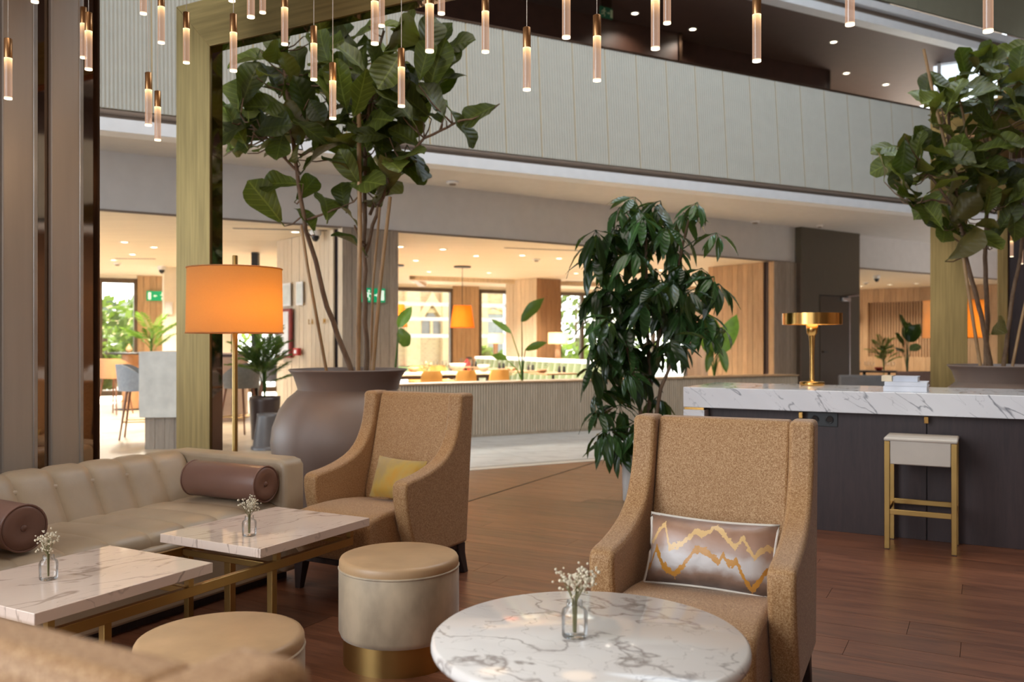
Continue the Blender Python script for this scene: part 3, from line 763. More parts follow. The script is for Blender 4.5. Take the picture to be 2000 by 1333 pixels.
# ================================================================== FURNITURE
# ---- wing chair
def pillow(w, h, t, n=14, m=10, pinch=.05):
    b = MB()
    def pt(sgn):
        def fn(a, c):
            x = (a-.5)*2; z = (c-.5)*2
            e = max(0, (1-abs(x)**2.6))*max(0, (1-abs(z)**2.6))
            k = 1-pinch*(abs(x)*abs(z))**1.5*0
            px = x*w/2*(1-pinch*(1-z*z)); pz = z*h/2*(1-pinch*1.6*(1-x*x))
            return (px, sgn*(t/2)*(e**.45), pz)
        return fn
    b.grid(pt(-1), n, m); b.grid(pt(1), n, m, flip=True)
    return b
def pillow_rim(w, h, pinch=.05, n=14):
    pts = []
    def P(x, z): return (x*w/2*(1-pinch*(1-z*z)), 0, z*h/2*(1-pinch*1.6*(1-x*x)))
    for i in range(n): pts.append(P(-1+2*i/n, -1))
    for i in range(n): pts.append(P(1, -1+2*i/n))
    for i in range(n): pts.append(P(1-2*i/n, 1))
    for i in range(n+1): pts.append(P(-1, 1-2*i/n))
    return pts
def smooth_poly(pts, it=2, closed=True):
    """Chaikin rounding of the interior corners flagged with a third value"""
    for _ in range(it):
        out = []
        n = len(pts)
        for i in range(n):
            p = pts[i]
            if len(p) == 3:
                a = pts[i-1]; c = pts[(i+1) % n]
                out.append((p[0]*.75+a[0]*.25, p[1]*.75+a[1]*.25, 1)); out.append((p[0]*.75+c[0]*.25, p[1]*.75+c[1]*.25, 1))
            else: out.append(p)
        pts = out
    return [(p[0], p[1]) for p in pts]
HB = .945
SIDE = [(-.330, .165), (-.400, HB-.02), (-.390, HB), (-.280, HB), (-.268, HB-.015), (-.264, .86, 1), (-.240, .76, 1), (-.190, .675, 1), (-.115, .618, 1), (-.01, .583, 1), (.10, .562, 1), (.185, .555, 1), (.216, .540), (.220, .50, 1), (.212, .44, 1), (.185, .33, 1), (.145, .24, 1), (.12, .165)]
def make_chair(label):
    t = thing('wing_chair', label, 'armchair', (0, 0, 0), 0)
    sp_ = smooth_poly(SIDE, 1)
    for s in (-1, 1):
        x0, x1 = (-.320, -.236) if s < 0 else (.236, .320)
        MB().prism(sp_, x0, x1, 'x').build('side_wing', M['chair_fabric'], t, bevel=.016, seg=3)
    back = [(-.322, .165), (-.392, HB-.02), (-.38, HB-.003), (-.325, HB-.005), (-.310, HB-.03), (-.235, .62, 1), (-.175, .43), (-.175, .165)]
    MB().prism(smooth_poly(back, 1), -.2345, .2345, 'x').build('backrest', M['chair_fabric'], t, bevel=.022, seg=3)
    seat = [(-.20, .372), (-.10, .392, 1), (.10, .410, 1), (.33, .405, 1), (.392, .375, 1), (.402, .32, 1), (.38, .22, 1), (.33, .17), (-.2, .17)]
    MB().prism(smooth_poly(seat, 1), -.2345, .2345, 'x').build('seat', M['chair_fabric'], t, bevel=.02, seg=3)
    MB().box(-.295, .295, -.31, .30, .135, .163).build('base_rail', M['dark_wood'], t, bevel=.004)
    for s in (-1, 1):
        # tapered front leg
        x = s*.262; y = .285
        vs = [(x+a*.027, y+b_*.027, .134) for a, b_ in ((-1, -1), (1, -1), (1, 1), (-1, 1))]+[(x+a*.015+s*.006, y+b_*.015+.012, 0) for a, b_ in ((-1, -1), (1, -1), (1, 1), (-1, 1))]
        MB().add(vs, [(0, 1, 2, 3), (7, 6, 5, 4), (0, 4, 5, 1), (1, 5, 6, 2), (2, 6, 7, 3), (3, 7, 4, 0)]).build('leg', M['dark_wood'], t)
        prof = [(-.335, .163), (-.27, .163), (-.275, .11), (-.30, .055), (-.33, .0), (-.365, .0), (-.348, .06), (-.335, .11)]
        MB().prism(prof, x-.022+s*.02, x+.022+s*.02, 'x').build('leg', M['dark_wood'], t, bevel=.004)
    return t
def chair_at(o, rr, ang):
    """rr: right rear outer top corner as seen from the front (viewer's right), ang: facing direction"""
    f = Vector((math.cos(ang), math.sin(ang))); s = Vector((f.y, -f.x))   # s = sitter's right
    # viewer's right when facing us = sitter's left
    c = Vector(rr)+s*.32+f*.40
    o.location = (c.x, c.y, 0); o.rotation_euler[2] = ang-PI/2
    return o
ch1 = make_chair('tan boucle wing chair holding the zigzag lumbar cushion, behind the round table')
chair_at(ch1, (1.085, 3.10), D(245))
ch2 = dup(ch1, label='tan wing chair holding the gold cushion, beside the sofa arm'); chair_at(ch2, (-.20, 4.66), D(241))
ch3 = dup(ch1, label='tan wing chair seen from behind, cut off at the bottom left, nearest the camera')
# chair 3 faces away: its right rear corner (sitter's right) is known
f3 = Vector((math.cos(D(61.5)), math.sin(D(61.5)))); s3 = Vector((f3.y, -f3.x)); c3 = Vector((-.235, .655))-s3*.32+f3*.40
ch3.location = (c3.x, c3.y, 0); ch3.rotation_euler[2] = D(61.5)-PI/2
for o in (ch1, ch2, ch3): o['group'] = 'wing chairs of the lounge'
def cushion_on(chair, name, label, w, h, t, mat, pos, rot, rim):
    r = tag(pillow(w, h, t).build(name, mat), label, 'cushion', None)
    M4 = chair.matrix_basis @ Matrix.Translation(pos) @ Matrix.Rotation(rot[2], 4, 'Z') @ Matrix.Rotation(rot[0], 4, 'X') @ Matrix.Rotation(rot[1], 4, 'Y')
    r.matrix_basis = M4
    if rim: MB().tube(pillow_rim(w, h), .0055, 6, cap=False).build('piping', rim, r)
    return r
cushion_on(ch1, 'lumbar_cushion', 'silky lumbar cushion with gold zigzag stripes on the nearer wing chair', .43, .235, .15, M['zigzag'], (-.012, -.062, .507), (D(-19), D(1), D(180)), pm('piping_silver', (.62, .54, .45), .35))
cushion_on(ch2, 'square_cushion', 'soft gold and yellow cushion on the wing chair by the sofa', .31, .22, .11, M['gold_cushion'], (-.045, -.092, .507), (D(-20), D(2), D(180)), None)

# ---- ottomans
def make_ottoman(label):
    t = thing('ottoman', label, 'ottoman', group='round velvet ottomans')
    R = .23
    MB().lathe([(R-.02, .10), (R-.008, .105), (R, .125), (R, .345), (R-.003, .358)], 48).build('seat_body', M['ottoman_velvet'], t)
    MB().lathe([(R-.003, .358), (R-.001, .368), (R-.002, .385), (R-.007, .394), (R-.02, .398), (0, .401)], 48).build('seat_top', M['ottoman_top'], t)
    MB().tube([((R-.002)*math.cos(2*PI*k/48), (R-.002)*math.sin(2*PI*k/48), .358) for k in range(49)], .0045, 6, cap=False).build('piping', M['ottoman_velvet'], t)
    MB().lathe([(R-.017, 0), (R-.017, .112)], 48).build('brass_base', M['brass_satin'], t)
    return t
ot = make_ottoman('round beige velvet ottoman with a brass base, in front of the far wing chair')
ot.location = (-.434, 3.37, 0)
o2 = dup(ot, (-.815, 2.45, 0), label='round ottoman whose tan top shows beside the nearer marble coffee table')

# ---- round marble table
rt = thing('round_table', 'round white marble table with grey veins in the foreground', 'table', (.18, 2.055, 0))
MB().lathe([(0, .498), (.355, .498), (.368, .503), (.37, .512), (.368, .524), (.36, .53), (0, .53)], 72).build('marble_top', M['marble'], rt)
MB().lathe([(.03, .015), (.03, .485), (.12, .497)], 24).build('pedestal', M['brass_satin'], rt)
MB().lathe([(.22, 0), (.22, .008), (.2, .016), (.03, .02)], 40).build('foot_plate', M['brass_satin'], rt)

# ---- long coffee table: one brass frame, two marble tops
ct = thing('coffee_table', 'low coffee table with two marble tops on one long brass frame', 'table', (R0.x, R0.y, 0), GA)
HT = .43
MB().box(-.668, 0, 0, .555, HT-.036, HT).build('marble_top', M['marble_warm_reflection'], ct, bevel=.002)
MB().box(-1.565, -.90, 0, .555, HT-.036, HT).build('marble_top', M['marble_warm_reflection'], ct, bevel=.002)
for v in (.03, .525): MB().box(-1.60, -.09, v-.012, v+.012, .325, .36).build('rail', M['brass_frame'], ct, bevel=.002)
for u in (-.10, -.58, -.97, -1.5):
    MB().box(u-.012, u+.012, .042, .513, .33, .355).build('cross_bar', M['brass_frame'], ct, bevel=.002)
for u in (-.10, -.55, -.98, -1.5):
    for v in (.03, .525):
        MB().box(u-.011, u+.011, v-.011, v+.011, .36, HT-.036).build('post', M['brass_frame'], ct)
for u in (-.56, -1.30):
    for v in (.045, .51): MB().box(u-.014, u+.014, v-.014, v+.014, 0, .325).build('leg', M['brass_frame'], ct, bevel=.002)
MB().box(-.58, -.55, .25, .285, 0, .33).build('leg', M['brass_frame'], ct, bevel=.002)

# ---- sofa
sf = thing('sofa', 'long beige leather sofa with channel tufted back behind the coffee table', 'sofa', (R0.x, R0.y, 0), GA)
SU0, SU1, SV0 = -1.50, .34, .68
AT = .15
MB().box(SU0+.02, SU1-.02, SV0+.04, 1.53, .04, .27).build('base', M['sofa_leather'], sf, bevel=.015)
MB().box(SU0+.05, SU1-.05, SV0+.08, 1.48, 0, .04).build('plinth', M['dark_wood'], sf)
def arm(u0, u1): 
    return MB().prism([(SV0, .05), (SV0, .585), (SV0+.02, .612), (SV0+.06, .622), (1.52, .622), (1.565, .60), (1.57, .05)], u0, u1, 'x').build('armrest', M['sofa_leather'], sf, bevel=.022, seg=3)
arm(SU1-AT, SU1); arm(SU0, SU0+AT)
ui0, ui1 = SU0+AT+.004, SU1-AT-.004
MB().box(ui0, ui1, SV0+.01, 1.27, .272, .34).build('seat_deck', M['sofa_leather'], sf, bevel=.02)
NCH = 8; cw = (ui1-ui0)/NCH
def channel(path, u0, w, bulge, nseg=7, npath=None):
    """padded strip: path in (v,z) with outward normals, bulging across u"""
    b = MB(); n = len(path)
    nor = []
    for i in range(n):
        a = Vector(path[max(i-1, 0)]); c = Vector(path[min(i+1, n-1)]); d = (c-a).normalized(); nor.append(Vector((-d.y, d.x)))
    def fn(a, c):
        i = round(a*(n-1)); k = (c-.5)*2; e = bulge*(1-abs(k)**4.5)
        p = Vector(path[i])+nor[i]*e; return (u0+c*w, p.x, p.y)
    return b.grid(fn, n, nseg*2+1, flip=True)
bp = [(1.255, .35), (1.282, .40), (1.318, .46), (1.352, .52), (1.382, .575), (1.405, .602), (1.435, .616), (1.480, .618), (1.515, .605), (1.535, .58), (1.545, .52), (1.55, .4), (1.55, .1)]
sp2 = [(.735, .29), (.715, .33), (.72, .37), (.745, .392), (.80, .402), (.95, .404), (1.10, .400), (1.24, .392), (1.31, .385)]
for k in range(NCH):
    channel(bp, ui0+k*cw, cw, .011).build('back_channel', M['sofa_leather'], sf)
for k in range(NCH):
    channel(sp2, ui0+k*cw, cw, .009, 7).build('seat_channel', M['sofa_leather'], sf)
MB().box(ui0, ui1, 1.36, 1.53, .272, .56).build('back_core', M['sofa_leather'], sf, bevel=.02)
def bolster(label, p, ang, L=.52, r=.090, z=.421):
    t = thing('bolster', label, 'cushion', (p[0], p[1], z+r), ang, 'leather bolsters on the sofa')
    prof = [(0, -L/2+.012), (r*.5, -L/2+.004), (r-.018, -L/2), (r-.004, -L/2+.008), (r, -L/2+.02), (r, L/2-.02), (r-.004, L/2-.008), (r-.018, L/2), (r*.5, L/2-.004), (0, L/2-.012)]
    b = MB().lathe(prof, 36); b.v = [(z_, y_, -x_) for x_, y_, z_ in b.v]
    bb = b.build('bolster_body', M['bolster_leather'], t)
    for s in (-1, 1):
        MB().tube([(s*(L/2-.008), (r-.002)*math.cos(2*PI*k/36), (r-.002)*math.sin(2*PI*k/36)) for k in range(37)], .0045, 6, cap=False).build('piping', M['bolster_leather'], bb)
        MB().lathe([(0, 0), (.014, .002), (.01, .008), (0, .01)], 12).build('end_button', M['bolster_leather'], bb).matrix_local = Matrix.Translation((s*(L/2-.013), 0, 0)) @ Matrix.Rotation(s*PI/2, 4, 'Y')
    return t
bolster('brown leather bolster lying against the far sofa arm', G(.085, .955), GA+PI/2+D(2), .50)
bolster('brown leather bolster cut off at the left edge, near end of the sofa', G(-1.09, 1.02), GA+PI/2-D(3), .50)

# ---- vases of dried flowers
def vase(label, p, z, s=1.0, seed=1):
    rnd = random.Random(seed)
    t = thing('flower_vase', label, 'vase', (p[0], p[1], z), rnd.random()*6, 'small glass vases of dried gypsophila')
    MB().lathe([(.0, 0), (.027*s, 0), (.030*s, .004), (.031*s, .055*s), (.028*s, .064*s), (.019*s, .070*s), (.0185*s, .084*s)], 20).build('glass_body', M['clear_glass'], t)
    st_ = MB(); fl_ = MB()
    ico = [(0, 0, 1), (.89, 0, .45), (.28, .85, .45), (-.72, .53, .45), (-.72, -.53, .45), (.28, -.85, .45), (.72, .53, -.45), (-.28, .85, -.45), (-.89, 0, -.45), (-.28, -.85, -.45), (.72, -.53, -.45), (0, 0, -1)]
    icf = [(0, 1, 2), (0, 2, 3), (0, 3, 4), (0, 4, 5), (0, 5, 1), (1, 6, 2), (2, 7, 3), (3, 8, 4), (4, 9, 5), (5, 10, 1), (6, 7, 2), (7, 8, 3), (8, 9, 4), (9, 10, 5), (10, 6, 1), (11, 7, 6), (11, 8, 7), (11, 9, 8), (11, 10, 9), (11, 6, 10)]
    for k in range(11):
        a = rnd.random()*6.28; r = .040*s*math.sqrt(rnd.random()); top = Vector((r*math.cos(a), r*math.sin(a), (.115+.035*rnd.random())*s))
        st_.tube([(r*.1*math.cos(a), r*.1*math.sin(a), .01), (r*.15*math.cos(a), r*.15*math.sin(a), .085*s), top], .0012, 4)
        for q in range(12):
            c = top+Vector((rnd.uniform(-1, 1), rnd.uniform(-1, 1), rnd.uniform(-.9, 1)))*.020*s; rr = rnd.uniform(.0025, .0045)*s
            fl_.add([tuple(c+Vector(v)*rr) for v in ico], icf)
    st_.build('stem', M['dry_stem'], t)
    o = fl_.build('blossom', M['petal'], t); o['kind'] = 'stuff'
    return t
vase('glass vase of dried white blossom on the round marble table', (.146, 2.04), .531, 1.0, 3)
vase('glass vase of dried blossom on the nearer coffee table top', (-1.535, 2.90), .431, .95, 5)
vase('glass vase of dried blossom on the farther coffee table top', (-1.065, 3.55), .431, .95, 8)

# ---- floor lamps
def drum_lamp(label, p, shade, zt=1.650, zb=1.268, r=.272, power=3.3, pole=M['brass_satin'], finial=True):
    t = thing('floor_lamp', label, 'lamp', (p[0], p[1], 0), group='amber drum floor lamps')
    MB().lathe([(.16, 0), (.16, .015), (.155, .02), (.02, .024)], 40).build('base', pole, t)
    MB().lathe([(.016, .02), (.016, zt+.075), (.014, zt+.08)], 16).build('pole', pole, t)
    s = MB().lathe([(r+.006, zb), (r, zt)], 56)
    s.f = s.f[:-2]; s.sm = s.sm[:-2]
    sh = s.build('lamp_shade', shade, t)
    for z, rr in ((zb, r+.007), (zt, r+.001)):
        MB().tube([(rr*math.cos(2*PI*k/56), rr*math.sin(2*PI*k/56), z) for k in range(57)], .004, 6, cap=False).build('shade_rim', shade, sh)
    sp_ = MB()
    for k in range(3): a = k*2*PI/3; sp_.bar((0, 0, zt-.03), (r*math.cos(a), r*math.sin(a), zt-.03), .006, .006)
    sp_.build('shade_spider', pole, t)
    MB().lathe([(0, zb+.12), (.03, zb+.14), (.034, zb+.18), (.018, zb+.23)], 16).build('bulb', emit('bulb_glow', (1, .72, .38), 4), t)
    point((p[0]+.06, p[1]-.03, (zt+zb)/2-.05), power, (1, .62, .28), .05)
    return t
drum_lamp('floor lamp with an amber drum shade in front of the left brass upright', (-1.650, 5.215), M['shade_amber'])
drum_lamp('floor lamp with an amber drum shade, half hidden by the right brass upright', W(864, 8.35), M['shade_amber'], power=26) if False else drum_lamp('floor lamp with an amber drum shade, half hidden behind the right brass upright', W(1864, 8.35), M['shade_amber'], 1.605, 1.25, power=5)

# ---- giant pots
def giant_pot(label, p, s=1.0):
    t = thing('planter_pot', label, 'plant pot', (p[0], p[1], 0), group='giant taupe planter pots')
    prof = [(.26, 0), (.28, .01), (.37, .12), (.46, .27), (.515, .43), (.527, .53), (.515, .63), (.47, .75), (.415, .825), (.365, .865), (.345, .885)]
    MB().lathe([(r*s, z*s) for r, z in prof], 72).build('pot_belly', M['clay_pot'], t)
    col = [(.345, .885), (.348, .90), (.372, .975), (.398, 1.01), (.408, 1.018), (.404, 1.026), (.392, 1.024), (.36, .985), (.335, .93)]
    MB().lathe([(r*s, z*s) for r, z in col], 72).build('pot_collar', M['clay_pot'], t)
    MB().lathe([(0, .965*s), (.352*s, .96*s)], 40).build('soil', M['soil'], t)
    return t
P1 = (-1.14, 6.1); P2 = (3.98, 7.1)
giant_pot('giant taupe round pot holding the left fig tree', P1)
giant_pot('giant taupe round pot behind the marble counter', P2)

# ---- marble counter
cx, cy = 1.17, 5.98; CA = GA-PI/2; CH = .905; CL = 4.3; CD = .80
cn = thing('bar_counter', 'long marble counter with a dark front and white marble end', 'counter', (cx, cy, 0), CA)
MB().box(0, CL, 0, CD, CH-.135, CH).build('marble_slab', M['counter_marble'], cn, bevel=.003)
MB().box(0, .145, 0.002, CD-.002, 0, CH-.153).build('marble_end', M['counter_marble'], cn, bevel=.002)
MB().box(.006, .140, .006, CD-.006, CH-.152, CH-.136).build('brass_strip', M['brass'], cn)
js = [.15, .765, 1.50, 2.235, 2.97, 3.70, CL]
for a, b_ in zip(js, js[1:]): MB().box(a+.003, b_-.003, .10, .125, .0, CH-.137).build('front_panel', M['espresso'], cn, bevel=.0015)
MB().box(.15, CL, .128, CD-.02, 0, CH-.137).build('carcass', M['black'], cn)
for x in (.765, 1.50, 2.235):
    h = MB().box(x-.012, x+.012, .055, .10, CH-.185, CH-.160); h.box(x-.012, x+.012, .045, .058, CH-.185, CH-.145); h.build('bag_hook', M['brass'], cn, bevel=.002)
spl = MB().box(.80, .985, .092, .10, CH-.235, CH-.145).build('socket_plate', M['black'], cn, bevel=.002)
for x in (.845, .935): MB().lathe([(.026, 0), (.026, .006), (.02, .007), (.018, .002)], 20).build('socket', M['smoke_glass'], spl).matrix_local = Matrix.Translation((x, .092, CH-.19)) @ Matrix.Rotation(PI/2, 4, 'X')

# ---- bar stool at the counter
bs = thing('bar_stool', 'cream bar stool with square brass legs under the marble counter', 'stool', (0, 0, 0), CA)
sc_ = Vector(W(1797, 5.05)); bs.location = (sc_.x, sc_.y, 0)
hw, dp = .19, .30
q = [(-hw+.03, -.004), (hw-.03, -.004), (hw-.03, dp+.004), (-hw+.03, dp+.004)]
MB().prism(q, .500, .640).build('seat', M['stool_leather'], bs, bevel=.006)
MB().box(-hw-.004, hw+.004, -.008, dp+.008, .634, .655).build('seat_cap', M['stool_leather'], bs, bevel=.009, seg=3)
for sx in (-1, 1):
    for y in (0, dp):
        x = sx*(hw-.014); lg = MB().box(x-.0145, x+.0145, y-.0145 if y else -.006, y+.006 if y else .023, 0.004, .633).build('leg', M['brass_satin'], bs, bevel=.002)
        MB().box(x-.012, x+.012, (y-.012 if y else -.003), (y+.003 if y else .02), 0, .004).build('glide', M['black'], lg)
for y, z in ((.008, .205), (dp-.010, .225)): MB().box(-hw+.028, hw-.028, y-.009, y+.009, z, z+.030).build('foot_rail', M['brass_satin'], bs, bevel=.002)
for sx in (-1, 1): MB().box(sx*(hw-.014)-.009, sx*(hw-.014)+.009, .023, dp-.0145, .21, .238).build('side_rail', M['brass_satin'], bs, bevel=.002)

# ---- brass table lamp on the counter
tl = thing('table_lamp', 'brass table lamp with a flat disc shade on the marble counter', 'lamp', (*W(1586, 6.22), CH))
MB().lathe([(.082, 0), (.085, .006), (.085, .022), (.078, .028), (.022, .030), (.018, .04)], 40).build('base', M['brass'], tl)
MB().lathe([(.016, .03), (.015, .20), (.020, .33), (.024, .36)], 20).build('stem', M['brass'], tl)
MB().lathe([(.026, .355), (.037, .37), (.040, .43), (.036, .435)], 24).build('socket_cup', M['brass'], tl)
MB().lathe([(0, .435), (.024, .44), (.026, .455), (0, .47)], 20).build('bulb', emit('bulb_small', (1, .66, .28), 7), tl)
s = MB().lathe([(.197, .432), (.203, .432)], 56).lathe([(.203, .432), (.203, .512)], 56).lathe([(.203, .512), (0, .518)], 56); s.f = [f for f in s.f if not (len(f) == 56)]; s.sm = [True]*len(s.f)
s.build('shade', M['brass'], tl)
MB().lathe([(0, .500), (.198, .470)], 48).build('diffuser', emit('lamp_diffuser', (1, .80, .5), 2.2), tl)
point((*W(1586, 6.22), CH+.405), 2.5, (1, .66, .3), .03)
# ---- books on the counter
def book(label, c, w, d, h, z, rz, mat):
    t = thing('book', label, 'book', (c[0], c[1], z), rz, 'books stacked on the counter')
    MB().box(-w/2, w/2, -d/2, d/2, 0, .003).build('cover', mat, t); MB().box(-w/2, w/2, -d/2, d/2, h-.003, h).build('cover', mat, t)
    MB().box(-w/2+.004, w/2-.004, -d/2+.004, d/2-.002, .003, h-.003).build('page_block', M['paper'], t)
    MB().box(-w/2, w/2, -d/2, -d/2+.003, .003, h-.003).build('spine', mat, t)
    return t
bkc = W(1771, 5.52)
wb = pm('book_white', (.66, .68, .74), .5); wg = pm('book_grey', (.50, .53, .60), .5); wc = pm('book_cream', (.70, .58, .40), .5)
book('thick white book at the bottom of the stack on the counter', bkc, .245, .30, .034, CH+.001, CA, wb)
book('white book in the middle of the stack on the counter', (bkc[0]+.002, bkc[1]), .240, .28, .024, CH+.036, CA+.01, wb)
book('small grey book on top of the stack on the counter', (bkc[0]-.0, bkc[1]), .14, .19, .032, CH+.061, CA-.02, wg)
book('small cream book on top of the stack beside the grey book', (bkc[0]-.097, bkc[1]+.053), .06, .15, .034, CH+.061, CA, wc)
# ================================================================== PENDANTS
pc = thing('pendant_canopy', 'brass ceiling plate that carries the hanging rod lights', 'light canopy', (*G(-.35, -.8), 3.45), GA-PI/2)
MB().box(-3.6, 3.6, -.55, .55, 0, .03).build('plate', M['brass_brushed'], pc, bevel=.004)
for x in (-3.3, 0, 3.3):
    for y in (-.45, .45): MB().tube([(x, y, .03), (x, y, 6.02)], .008, 8).build('suspension_rod', M['brass_satin'], pc)
RL, CLN = .170, .078
rod_r = .0152
rod_me = MB().lathe([(rod_r, 0), (rod_r, RL)], 18).mesh('rod'); rod_me.materials.append(M['acrylic'])
cap_me = MB().lathe([(rod_r+.0004, RL-.001), (rod_r+.0004, RL+CLN), (rod_r-.003, RL+CLN+.002), (.002, RL+CLN+.003)], 18).mesh('brass_cap'); cap_me.materials.append(M['rod_cap'])
PD = [  # column, tip row, depth, label
 (16, 194, 3.6, 'long rod pendant hanging at the far left edge before the satin fin'),
 (68, 5, 3.7, 'rod pendant of which only the glowing tip shows at the top left, between two fins'),
 (163, 114, 4.27, 'slender rod pendant partly behind its twin, before the second mirror strip'),
 (173, 137, 3.8, 'rod pendant in front of its twin, before the second mirror strip'),
 (280, 28, 4.1, 'short visible rod pendant left of the brass portal, cut off at the top'),
 (315, 85, 4.04, 'rod pendant hanging just left of the brass portal, high above a lower pair'),
 (290, 246, 4.1, 'left rod pendant of the low hanging pair beside the brass portal'),
 (308, 275, 4.4, 'right and lowest rod pendant of the pair beside the brass portal'),
 (364, 124, 4.27, 'rod pendant in front of the left brass upright'),
 (453, 3, 4.0, 'rod pendant of which only a bright tip shows above the portal lintel'),
 (456, 140, 3.8, 'rod pendant near the inner corner of the brass portal'),
 (490, 35, 3.6, 'thick rod pendant cut off at the top before the brass lintel'),
 (513, 26, 4.3, 'thin rod pendant cut off at the top before the brass lintel'),
 (556, 88, 3.98, 'rod pendant crossing the lower edge of the brass lintel'),
 (613, 157, 4.04, 'rod pendant between the two crowns of the left fig tree'),
 (650, 233, 3.88, 'lowest rod pendant in front of the left fig tree'),
 (732, 87, 3.46, 'rod pendant in front of the upper fig leaves, left one of a close pair'),
 (745, 52, 4.0, 'rod pendant behind its nearer neighbour before the upper fig leaves'),
 (784, 209, 3.75, 'rod pendant hanging before the right crown of the left fig tree'),
 (839, 102, 3.1, 'thick rod pendant at the right edge of the left fig tree'),
 (862, 28, 3.7, 'pale rod pendant cut off at the top, at the end of the brass lintel'),
 (948, 103, 3.6, 'rod pendant before the first fluted panels right of the fig tree'),
 (1029, 177, 3.46, 'lowest rod pendant before the middle of the fluted balcony'),
 (1106, 75, 3.2, 'rod pendant hanging over the balcony handrail, left of the upper exit sign'),
 (1166, 159, 3.3, 'rod pendant with its brass cap just below the upper exit sign'),
 (1280, 97, 3.0, 'thick rod pendant before the dark upper floor, beside a pale one'),
 (1303, 47, 3.5, 'pale rod pendant cut off at the top before the dark upper floor'),
 (1478, 121, 3.13, 'rod pendant before the dark upper floor, reaching the balcony handrail'),
 (1660, 50, 2.95, 'rod pendant crossing the white upper band'),
 (1930, 63, 2.8, 'rod pendant farthest to the right, before the olive upper panels')]
def pendant(x, y, z, label, zc, group='hanging acrylic rod pendants', s=1.0):
    t = thing('rod_pendant', label, 'pendant light', (x, y, z), 0, group)
    rep(rod_me, 'rod', t, Matrix.Scale(s, 4)); rep(cap_me, 'brass_cap', t, Matrix.Scale(s, 4))
    MB().tube([(0, 0, (RL+CLN)*s), (0, 0, zc-z)], .0016*s, 5).build('cable', M['cable'], t)
    return t
for px, py, d, lab in PD:
    x, y = W(px, d); pendant(x, y, ZZ(py, d), lab, 3.45)
far = [(1985, 455, 9.3, 'upper small rod pendant seen through the right fig tree'), (1976, 502, 9.3, 'left small rod pendant behind the right fig tree'), (1995, 516, 9.6, 'lowest small rod pendant at the right edge behind the fig tree'), (1972, 395, 8.9, 'highest small rod pendant glimpsed between the right fig leaves')]
pc2 = thing('pendant_canopy', 'brass ceiling plate above the small pendants on the right', 'light canopy', (*W(2010, 9.4), 3.30), GA-PI/2)
MB().box(-.7, 1.5, -1.0, .6, 0, .03).build('plate', M['brass_brushed'], pc2)
MB().tube([(.5, 0, .03), (.5, 0, 6.2)], .01, 8).build('suspension_rod', M['brass_satin'], pc2)
for px, py, d, lab in far:
    x, y = W(px, d); pendant(x, y, ZZ(py, d), lab, 3.30, 'small rod pendants on the right')
# warm light the pendants give
for px, py, d in ((300, 200, 4.1), (700, 120, 3.8), (1100, 120, 3.3)):
    x, y = W(px, d); point((x, y, ZZ(py, d)-.1), 3.0, (1, .66, .36), .15, 'pendant_glow')

# ================================================================== PLANTS
def frame(d, n):
    d = Vector(d).normalized(); n = Vector(n); n = (n-d*n.dot(d))
    if n.length < 1e-4: n = Vector((0, 0, 1))-d*d.z
    n.normalize(); x = d.cross(n); return Matrix((x, d, n)).transposed().to_4x4()
def blade(L, Wd, rows, cols, prof, droop=.15, fold=.1, wave=.03, seed=0, tp=1.0):
    """leaf along +Y, upper side +Z"""
    r = random.Random(seed); ph = r.random()*6
    vs = []; fs = []
    for i in range(rows+1):
        t = (i/rows)**tp; w = prof(t)*Wd/2
        for j in range(cols+1):
            s = (j/cols-.5)*2
            y = t*L; z = -droop*L*t*t+fold*Wd*abs(s)*prof(t)+wave*Wd*math.sin(t*11+ph+s*1.2)*abs(s)
            vs.append((s*w, y-abs(s)**2*.02*L, z))
    for i in range(rows):
        for j in range(cols):
            a = i*(cols+1)+j; fs.append((a, a+1, a+cols+2, a+cols+1))
    return vs, fs
FPR = [(0, .10), (.12, .34), (.28, .56), (.45, .78), (.62, .97), (.75, 1.0), (.86, .90), (.94, .68), (.98, .42), (1, .16)]
def fig_prof(t):
    for (a, p), (b_, q) in zip(FPR, FPR[1:]):
        if t <= b_: return p+(q-p)*(t-a)/(b_-a)
    return .2
def leaf_meshes(name, mat, L, Wd, rows, cols, prof, n, **kw):
    out = []
    for k in range(n):
        b = MB(); vs, fs = blade(L, Wd, rows, cols, prof, droop=kw.get('droop', .15)*random.uniform(.2, 1.8), fold=kw.get('fold', .1)*random.uniform(.4, 1.6), wave=kw.get('wave', .05), seed=k, tp=kw.get('tp', 1.0))
        b.add(vs, fs, True)
        if kw.get('petiole'): b.tube([(0, -kw['petiole'], .0), (0, .01, 0)], .004, 4)
        me = b.mesh(name); me.materials.append(mat); out.append(me)
    return out
FIGM = leaf_meshes('leaf', M['fig_leaf'], .315, .205, 8, 4, fig_prof, 9, droop=.24, fold=.17, wave=.07, petiole=.04, tp=.72)

